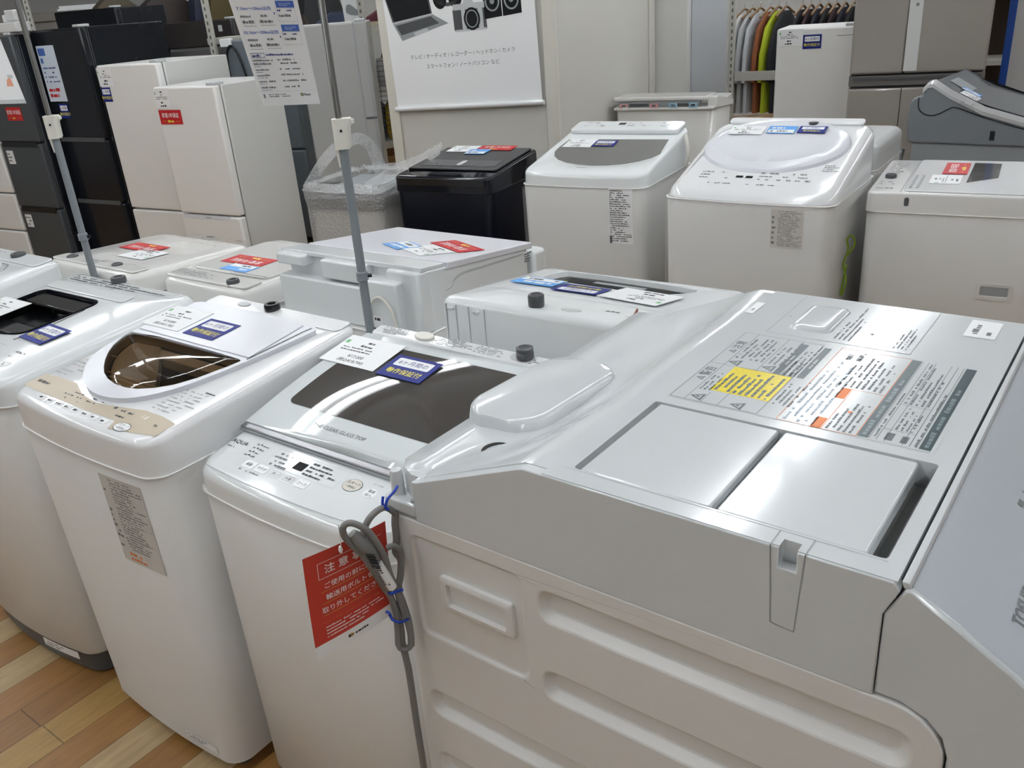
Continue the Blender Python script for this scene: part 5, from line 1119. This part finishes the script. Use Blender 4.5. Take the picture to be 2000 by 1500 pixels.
# ------------------------------------------------------------------ pillar with the poster
PC, PY = Vector((.371, 4.886, 0)), -30
def local(o, x, y, yaw): ex, ey = basis(yaw); return Vector((o[0], o[1], 0)) + ex * x + ey * y
def pillar():
    T = Matrix.Translation(PC) @ Matrix.Rotation(R(PY), 4, 'Z')
    struct('wall_pillar', MB().box(-1.12, -.012, .012, 1.55, 0, CEIL), WALLM, T=T, smooth=0)
    tm = mat('trim_cream', (.66, .64, .57), .4)
    struct('trim_1', MB().box(-.075, 0, 0, .012, 0, CEIL).box(-.012, 0, .012, .03, 0, CEIL), tm, T=T, bevel=.005)
    struct('trim_2', MB().box(-1.135, -1.06, 0, .012, 0, CEIL).box(-1.135, -1.12, .012, .03, 0, CEIL), tm, T=T, bevel=.005)
    struct('trim_3', MB().box(-.012, .0, 1.46, 1.56, 0, CEIL), tm, T=T, bevel=.004)
    ns = MB()
    for i in range(9): ns.box(.0, .0008, 1.505, 1.511, .9 + i * .11, .906 + i * .11)
    struct('trim_4', ns, mat('nail_brown', (.35, .26, .12), .5), T=T, smooth=0)
    Mp = T @ Matrix.Translation((-.575, -.006, 1.056)) @ Matrix.Rotation(R(-1.6), 4, 'Y')
    p = thing('wall_poster', 'white hanging poster with laptop, camera and speakers on the pillar', 'poster', (0, 0, 0)); p.matrix_world = Mp
    q = lambda u, v, h: (u, -h, v); W2 = .485
    m = MB(); m.prism([(-W2, .012), (W2, .012), (W2, 1.35), (-W2, 1.35)], .0, .002, q); obj('poster_sheet', m, mat('poster_white', (.90, .91, .92), .35), p)
    obj('bottom_rod', MB().tube([(-W2 - .012, -.008, 0), (W2 + .012, -.008, 0)], .014, 14), mat('rod_white', (.80, .81, .82), .25), p, smooth=60)
    obj('top_rod', MB().tube([(-W2 - .012, -.008, 1.35), (W2 + .012, -.008, 1.35)], .014, 14), MATS['rod_white'], p, smooth=60)
    m = printed(); e = .0026; e2, e3 = .0030, .0034
    m.text('テレビ / オーディオ / レコーダー / ヘッドホン / カメラ', .0, .282, .0285, q, e, 0); m.text('スマートフォン / ノートパソコン など', .0, .226, .0285, q, e, 0)
    # laptop
    m.add([q(-.435, .47, e), q(-.16, .50, e), q(-.18, .66, e), q(-.475, .63, e)], [(0, 1, 2, 3)], 1); m.add([q(-.425, .48, e2), q(-.17, .505, e2), q(-.188, .65, e2), q(-.465, .62, e2)], [(0, 1, 2, 3)], 2)
    m.add([q(-.435, .47, e), q(-.385, .375, e), q(-.06, .445, e), q(-.16, .50, e)], [(0, 1, 2, 3)], 3); m.add([q(-.415, .458, e2), q(-.385, .405, e2), q(-.12, .45, e2), q(-.17, .49, e2)], [(0, 1, 2, 3)], 1); m.add([q(-.29, .395, e2), q(-.19, .415, e2), q(-.21, .432, e2), q(-.30, .412, e2)], [(0, 1, 2, 3)], 4)
    m.add([q(-.435, .466, e3), q(-.16, .496, e3), q(-.16, .504, e3), q(-.435, .476, e3)], [(0, 1, 2, 3)], 4)
    # headphones
    for a0, x in ((0, -.10), (1, .0)): m.face(circ(x, .575, .045, .055), [], q, e, 2)
    m.face(circ(-.05, .62, .10, .09), [circ(-.05, .62, .08, .07)], q, e, 1)
    # camera
    m.prism(rrect(-.025, .185, .395, .515, .012), 0, e, q, 1); m.rect(-.02, .395, .18, .405, q, e2, 4); m.rect(-.02, .505, .18, .535, q, e2, 4); m.add([q(.045, .535, e2), q(.115, .535, e2), q(.10, .57, e2), q(.06, .57, e2)], [(0, 1, 2, 3)], 4); m.rect(.03, .405, .055, .505, q, e2, 4); m.rect(.135, .405, .165, .505, q, e2, 4)
    m.face(circ(.095, .455, .052, .058), [], q, e3, 2); m.face(circ(.095, .455, .040, .046), [circ(.095, .455, .034, .040)], q, e3 + .0003, 3)
    # speakers
    for x0, x1, y0 in ((.175, .285, .445), (.29, .405, .452)): m.add([q(x0, y0, e), q(x1, y0 + .008, e), q(x1, .70, e), q(x0, .70, e)], [(0, 1, 2, 3)], 2); xm = (x0 + x1) / 2; m.face(circ(xm, .53, .045, .05), [circ(xm, .53, .036, .041)], q, e2, 3); m.face(circ(xm, .53, .014), [], q, e2, 3)
    obj('print', m, [INKG, GREYD, BLACK, GREYM, GREYL], p, smooth=0)
pillar()
# ------------------------------------------------------------------ shelving and clothes
CRM = mat('shelf_cream', (.48, .47, .42), .4); HOLE = mat('slot_shadow', (.10, .10, .09), .6)
def upright(name, label, P0, yaw, z1, group='slotted shelf uprights'):
    t = thing(name, label, 'shelf upright', P0, yaw, group)
    obj('post', MB().box(-.022, .022, -.022, .022, 0, z1), CRM, t, bevel=.003)
    m = MB()
    for i in range(int(z1 / .05)): m.box(-.006, .006, -.0228, -.0215, .03 + i * .05, .055 + i * .05)
    o = obj('slots', m, HOLE, t); o['kind'] = 'stuff'
RK = (1.931, 7.144); RY = -29
upright('shelf_upright', 'cream slotted shelf upright left of the hanging shirts', local(RK, -.01, 0, RY), RY, 2.2)
upright('shelf_upright', 'cream slotted shelf upright behind, at the far end of the shirt rail', local(RK, 1.24, 0, RY), RY, 2.2)
def beam(name, label, o, yaw, x0, x1, y, z, h, d=.03, m=None):
    ex, ey = basis(yaw); c = local(o, (x0 + x1) / 2, y, yaw); L = (x1 - x0) / 2
    b = obj(name, MB().box(-L, L, -d / 2, d / 2, 0, h), m or CRM, bevel=.003); b.location = (c.x, c.y, z); b.rotation_euler = (0, 0, R(yaw)); return tag(b, label, 'shelf beam' if 'beam' in name else 'rail')
beam('shelf_beam', 'cream horizontal shelf beam crossing in front of the hanging shirts', RK, RY, .016, 1.215, 0, .875, .07)
rl = obj('clothes_rail', MB().tube([(-.67, 0, 0), (.67, 0, 0)], .014, 10), CHROME, smooth=60); c = local(RK, .67, .26, RY); rl.location = (c.x, c.y, 1.47); rl.rotation_euler = (0, 0, R(RY)); tag(rl, 'chrome clothes rail carrying the shirts behind the small white refrigerator', 'rail')
def garment_mesh(wid=.21, ln=.74, th=.028, sleeve=.5, seed=1):
    g = random.Random(seed); H = [(.05, .0), (.07, -.012), (wid * .95, -.11), (wid * 1.25, -sleeve * .6), (wid * 1.3, -sleeve), (wid * 1.0, -sleeve - .01), (wid * .98, -.26), (wid, -ln)]
    P = [(y, z) for y, z in H] + [(-y, z) for y, z in reversed(H)]
    mb = MB(); k = lambda u, v, h: (h + .010 * math.sin(u * 22 + seed) * min(1, -v * 3), u, v)
    n = len(P)
    # subdivide the body so folds show
    mb.prism(P, -th / 2, th / 2, k); return mb
def hanger_mesh(w=.19, flat=True):
    mb = MB().tube(spline([(0, -w, -.045), (0, -w * .5, -.012), (0, 0, .018), (0, w * .5, -.012), (0, w, -.045)], 4), .009, 8); return mb
HANG = mat('hanger_wood', (.20, .115, .05), .45)
def hang(label, P0, yaw, color, group, glabel, seed, wid=.21, ln=.74, th=.028, hgroup='wooden hangers on the shirt rail', rail=1.456, extra=None, cat='shirt', name='hanging_shirt', sleeve=.5):
    z = rail - .085
    o = obj(name, garment_mesh(wid, ln, th, sleeve, seed), color, smooth=40, bevel=.006); o.location = (P0.x, P0.y, z - .012); o.rotation_euler = (0, 0, R(yaw)); tag(o, label, cat, group)
    if extra: extra(o)
    h = thing('clothes_hanger', glabel, 'hanger', (P0.x, P0.y, z), yaw, hgroup)
    obj('hanger_bar', hanger_mesh(wid * .85), HANG, h, smooth=60); obj('hook', MB().tube(spline([(0, 0, .02), (0, 0, .062), (0, .018, .080), (0, .022, .100), (0, .012, .119), (0, -.008, .120), (0, -.020, .106)], 4), .0022, 6), CHROME, h, smooth=60)
cl = lambda n, c: mat(n, c, .85, bump=.6, bscale=60)
def marks(o):
    m = MB(); g = random.Random(3)
    for i in range(16): m.box(-.021, -.0195, -.12 + g.uniform(-.01, .01), -.085 + g.uniform(0, .015), -.16 - i * .034, -.14 - i * .034)
    obj('print', m, INK, o)
SH = [('white long sleeved shirt with black print, first on the rail', (.62, .62, .62), marks), ('pale grey shirt, second on the rail by the cream upright', (.46, .47, .48), None), ('white shirt hanging left of the rust orange one', (.55, .57, .60), None), ('rust orange long sleeved shirt on the rail', (.27, .085, .03), None), ('lime yellow shirt on the rail', (.42, .50, .02), None), ('black and grey shirt hanging just right of the lime one', (.02, .022, .025), None)]
for i, (lb, c, ex_) in enumerate(SH):
    hang(lb, local(RK, .018 + i * .060 + (.02 if i > 2 else 0), .26, RY), RY - 13, cl('cloth_%s' % lb.split()[0] + str(i), c), 'shirts on the rail', 'brown wooden hanger on the shirt rail behind the small white refrigerator', i, extra=ex_)
for i in range(11):
    hang('dark shirt in the packed row on the rail above the small white refrigerator', local(RK, .46 + i * .062, .26, RY), RY - 8, cl('cloth_dark%d' % (i % 3), [(.012, .012, .014), (.03, .012, .015), (.014, .016, .03)][i % 3]), 'dark shirts on the rail', 'brown wooden hanger on the shirt rail behind the small white refrigerator', 10 + i, th=.022)
# back panel of coats at the top left
BK = (-3.3, 9.15); BY = 14
r2 = obj('clothes_rail', MB().tube([(-1.4, 0, 0), (1.6, 0, 0)], .016, 10), CHROME, smooth=60); r2.location = (-2.9, 9.25, 2.02); r2.rotation_euler = (0, 0, R(BY)); tag(r2, 'chrome clothes rail carrying the jackets at the far top left', 'rail')
JK = [('camouflage jacket on the far rail, leftmost jacket', (.11, .09, .06), -.62, .26), ('dark brown jacket on the far rail above the black refrigerators', (.045, .034, .030), -.16, .30), ('navy jacket on the far rail beside the olive one', (.02, .024, .045), .18, .16), ('olive jacket on the far rail beside the navy one', (.075, .055, .018), .36, .20), ('dark green coat on the far rail left of the hanging sign', (.022, .032, .030), .86, .32), ('black coat on the far rail behind the hanging sign', (.012, .013, .015), 1.30, .28)]
for i, (lb, c, x, wd) in enumerate(JK):
    p = local((-2.9, 9.25), x, .0, BY); hang(lb, p, BY - 90 + 42, cl('jacket%d' % i, c), 'jackets on the far rail', 'brown wooden hanger on the far jacket rail', 40 + i, wid=wd * .85, ln=.95 if wd > .25 else .62, th=.09, hgroup='wooden hangers on the far rail', rail=2.005, cat='jacket', name='hanging_jacket', sleeve=.55)
for x in (-1.38, 1.58):
    p = local((-2.9, 9.25), x, .0, BY); upright('rail_post', 'cream slotted post at one end of the far jacket rail', p, BY, 2.06, 'posts of the far jacket rail')
fb_ = obj('wall_sign', MB().box(-.55, .55, -.01, .01, -.25, .25).box(-.55, .55, -.0115, -.01, -.22, -.16, 1), [PAPER, RED]); fb_.location = (-2.75, 10.4, 1.86); tag(fb_, 'white and red sign board far behind the jackets', 'sign')
ct = obj('stock_counter', MB().box(-1.1, 1.1, -.3, .3, 0, 1.72).box(-1.14, 1.14, -.33, .33, 1.72, 1.80), mat('counter_beige', (.22, .20, .18), .6), bevel=.006); ct.location = (-3.75, 9.0 + .7, 0); ct.rotation_euler = (0, 0, R(14)); tag(ct, 'long beige grey stock cabinet behind the black refrigerators', 'cabinet')
pb = obj('paper_stack', MB().box(-.2, .2, -.15, .15, 0, .02).box(-.18, .2, -.14, .15, .02, .045), PAPER, bevel=.002); pb.location = (-4.0, 9.5, 1.802); pb.rotation_euler = (0, 0, R(20)); tag(pb, 'flat white paper stack on the long beige cabinet', 'paper stack')
# shoe shelf between the light grey refrigerator and the pillar
SO = (-.90, 7.02); SY = -8
upright('shelf_upright', 'cream slotted shelf upright beside the pillar and poster', local(SO, 0, 0, SY), SY, 2.2)
upright('shelf_upright', 'cream slotted shelf upright hidden behind the light grey refrigerator', local(SO, -1.2, 0, SY), SY, 2.2)
def board(label, x0, x1, z, y0=.03, y1=.42):
    ex, ey = basis(SY); c = local(SO, (x0 + x1) / 2, (y0 + y1) / 2, SY); L, D = (x1 - x0) / 2, (y1 - y0) / 2
    b = obj('shelf_board', MB().box(-L, L, -D, D, -.03, 0).box(-L, L, -D - .012, -D, -.045, 0), CRM, bevel=.002); b.location = (c.x, c.y, z); b.rotation_euler = (0, 0, R(SY)); return tag(b, label, 'shelf')
board('upper cream shelf board carrying the sneakers', -1.25, .5, 1.485); board('lower cream shelf board beside the pillar', -1.25, .5, 1.045); board('lowest shelf board by the pillar, cardboard box under it', -1.25, .5, .64)
def at_shelf(x, y): return local(SO, x, y, SY)
def sneaker(label, x, y, z, yaw, cu, cs, group='sneakers on the shelf'):
    p = at_shelf(x, y); t = thing('sneaker', label, 'shoe', (p.x, p.y, z), yaw, group)
    O = [(-.14, .0), (-.135, -.035), (-.06, -.038), (.03, -.045), (.10, -.042), (.145, -.015), (.145, .015), (.10, .042), (.03, .040), (-.06, .036), (-.135, .033)]
    obj('sole', MB().prism(smooth_poly(O, 2), 0, .03), cs, t, bevel=.005)
    def ring(f, z, s0=1): return [(x * f - (1 - f) * .10, y * s0, z) for x, y in smooth_poly(O, 2)]
    obj('upper', MB().loft([ring(.96, .03, .95), ring(.9, .055, .9), ring(.7, .08, .75), ring(.5, .105, .62), ring(.45, .115, .5)]), cu, t, smooth=60)
    m = MB()
    for i in range(4): m.tube([(-.02 + i * .022, -.02, .100 - i * .010), (-.02 + i * .022, .02, .100 - i * .010)], .003, 6)
    obj('laces', m, PAPER, t, smooth=60)
sneaker('navy sneaker with white laces on the upper shelf', -.27, .12, 1.486, 175, cl('shoe_navy', (.03, .04, .08)), cl('sole_tan', (.55, .42, .2)))
sneaker('teal sneaker behind the navy one on the upper shelf', -.22, .30, 1.486, 170, cl('shoe_teal', (.03, .10, .13)), PAPER)
sneaker('dark brown boot like sneaker beside the sign pole on the shelf', -.60, .15, 1.486, 160, cl('shoe_brown', (.04, .025, .02)), cl('sole_dark', (.05, .04, .03)))
sneaker('dark red sneaker at the shelf end beside the pillar', .10, .14, 1.486, 170, cl('shoe_red', (.10, .02, .03)), cl('sole_sand', (.45, .40, .30)))
p = at_shelf(-.085, .09); m = MB(); m.prism([(-.075, 0), (.075, 0), (.075, .23), (-.075, .23)], -.004, .004, lambda u, v, h: (u, h - v * .12, v)); sg = thing('shelf_sign', 'white upright card with a grey sneaker picture on the shoe shelf', 'sign', (p.x, p.y, 1.486), SY); obj('board', m, PAPER, sg)
m = printed(); qq = lambda u, v, h: (u, -.0045 - v * .12 - h, v); m.face(smooth_poly([(-.055, .09), (.05, .075), (.06, .10), (.02, .13), (-.02, .165), (-.05, .15)], 2), [], qq, .0005, 0); m.micro(-.05, .195, .06, .222, 1, qq, .0005, 1, 350, .9, 1); m.micro(-.02, .03, .05, .045, 1, qq, .0005, 0, 351, .8); obj('print', m, [GREYM, INK], sg, smooth=0)
p = at_shelf(.05, -.04); nt = thing('wire_panel', 'dark wire mesh panel below the shoe shelf by the pillar', 'wire panel', (p.x, p.y, 0), SY); m = MB()
for i in range(17): m.box(-.5, .22, -.002, .002, .66 + i * .036, .665 + i * .036)
for i in range(16): m.box(-.5 + i * .048, -.496 + i * .048, -.001, .003, .65, 1.26)
obj('wires', m, mat('wire_dark', (.05, .06, .08), .4), nt)
def bag(label, x, y, z, w, d, h, c, yaw=0, arc=True):
    p = at_shelf(x, y); t = thing('bag', label, 'bag', (p.x, p.y, z), SY + yaw); rr = lambda k, zz: [(a, b, zz) for a, b in rrect(-w / 2 * k, w / 2 * k, -d / 2 * k, d / 2 * k, .03 * k, 4)]
    obj('body', MB().loft([rr(.92, 0), rr(1, .03), rr(1.02, h * .5), rr(.95, h * .9), rr(.8, h)]), cl('bag_' + label.split()[0], c), t, smooth=60)
    if arc: obj('strap', MB().tube(spline([(-w * .3, 0, h * .95), (-w * .2, 0, h * 1.2), (w * .2, 0, h * 1.2), (w * .3, 0, h * .95)]), .008, 8), cl('strap_dark', (.05, .04, .035)), t, smooth=60)
bag('navy cloth bag behind the wire mesh', -.13, .26, .642, .30, .16, .27, (.018, .024, .045)); bag('mustard yellow cloth bag on the lowest shelf beside the pillar', .16, .25, .642, .26, .16, .28, (.42, .26, .02))
bag('grey cloth bag on the lower shelf beside the pillar', .12, .22, 1.047, .22, .14, .20, (.28, .27, .26)); bag('tan leather bag on the lower shelf', -.12, .24, 1.047, .20, .14, .24, (.30, .16, .05)); bag('black bag on the lower shelf beside the tan one', -.38, .25, 1.047, .26, .16, .26, (.02, .02, .025))
p = at_shelf(.06, .2); cb = thing('cardboard_box', 'brown cardboard box with open flaps under the lowest shelf', 'box', (p.x, p.y, 0), SY + 20); obj('box_body', MB().box(-.2, .2, -.15, .15, 0, .42), mat('cardboard', (.30, .17, .07), .8, bump=.3), cb, bevel=.003)
for s_ in (-1, 1): obj('flap', MB().prism([(-.2, .42), (.2, .42), (.16, .53), (-.16, .53)], 0, .004, lambda u, v, h: (u, s_ * (.15 + (v - .42) * .5 - h), v)), MATS['cardboard'], cb)
# blue edged white panel at the far right
pn = thing('display_panel', 'white display panel with a blue edge at the far right', 'panel', (3.35, 5.25, 0), -29); obj('board', MB().box(-.27, .5, 0, .03, .02, 2.2), mat('panel_grey_white', (.58, .59, .60), .4), pn); obj('blue_edge', MB().box(-.31, -.27, -.005, .035, 0, 2.2), mat('panel_blue', (.01, .07, .38), .35), pn, bevel=.004)
# shelving behind the beige refrigerator
def rear_unit():
    t = thing('storage_shelf', 'cream storage shelf between the beige refrigerator and the blue edged panel', 'shelf unit', (3.64, 6.04, 0), -29)
    for x in (-.5, .5): obj('post', MB().box(x - .02, x + .02, -.02, .02, 0, 2.2), CRM, t, bevel=.003)
    for z in (.5, .98, 1.4, 1.85): obj('shelf', MB().box(-.52, .52, -.02, .4, z - .035, z), CRM, t, bevel=.002)
    obj('back_panel', MB().box(-.52, .52, .39, .40, 0, 2.1), mat('dark_brown_back', (.045, .028, .018), .7), t)
rear_unit()
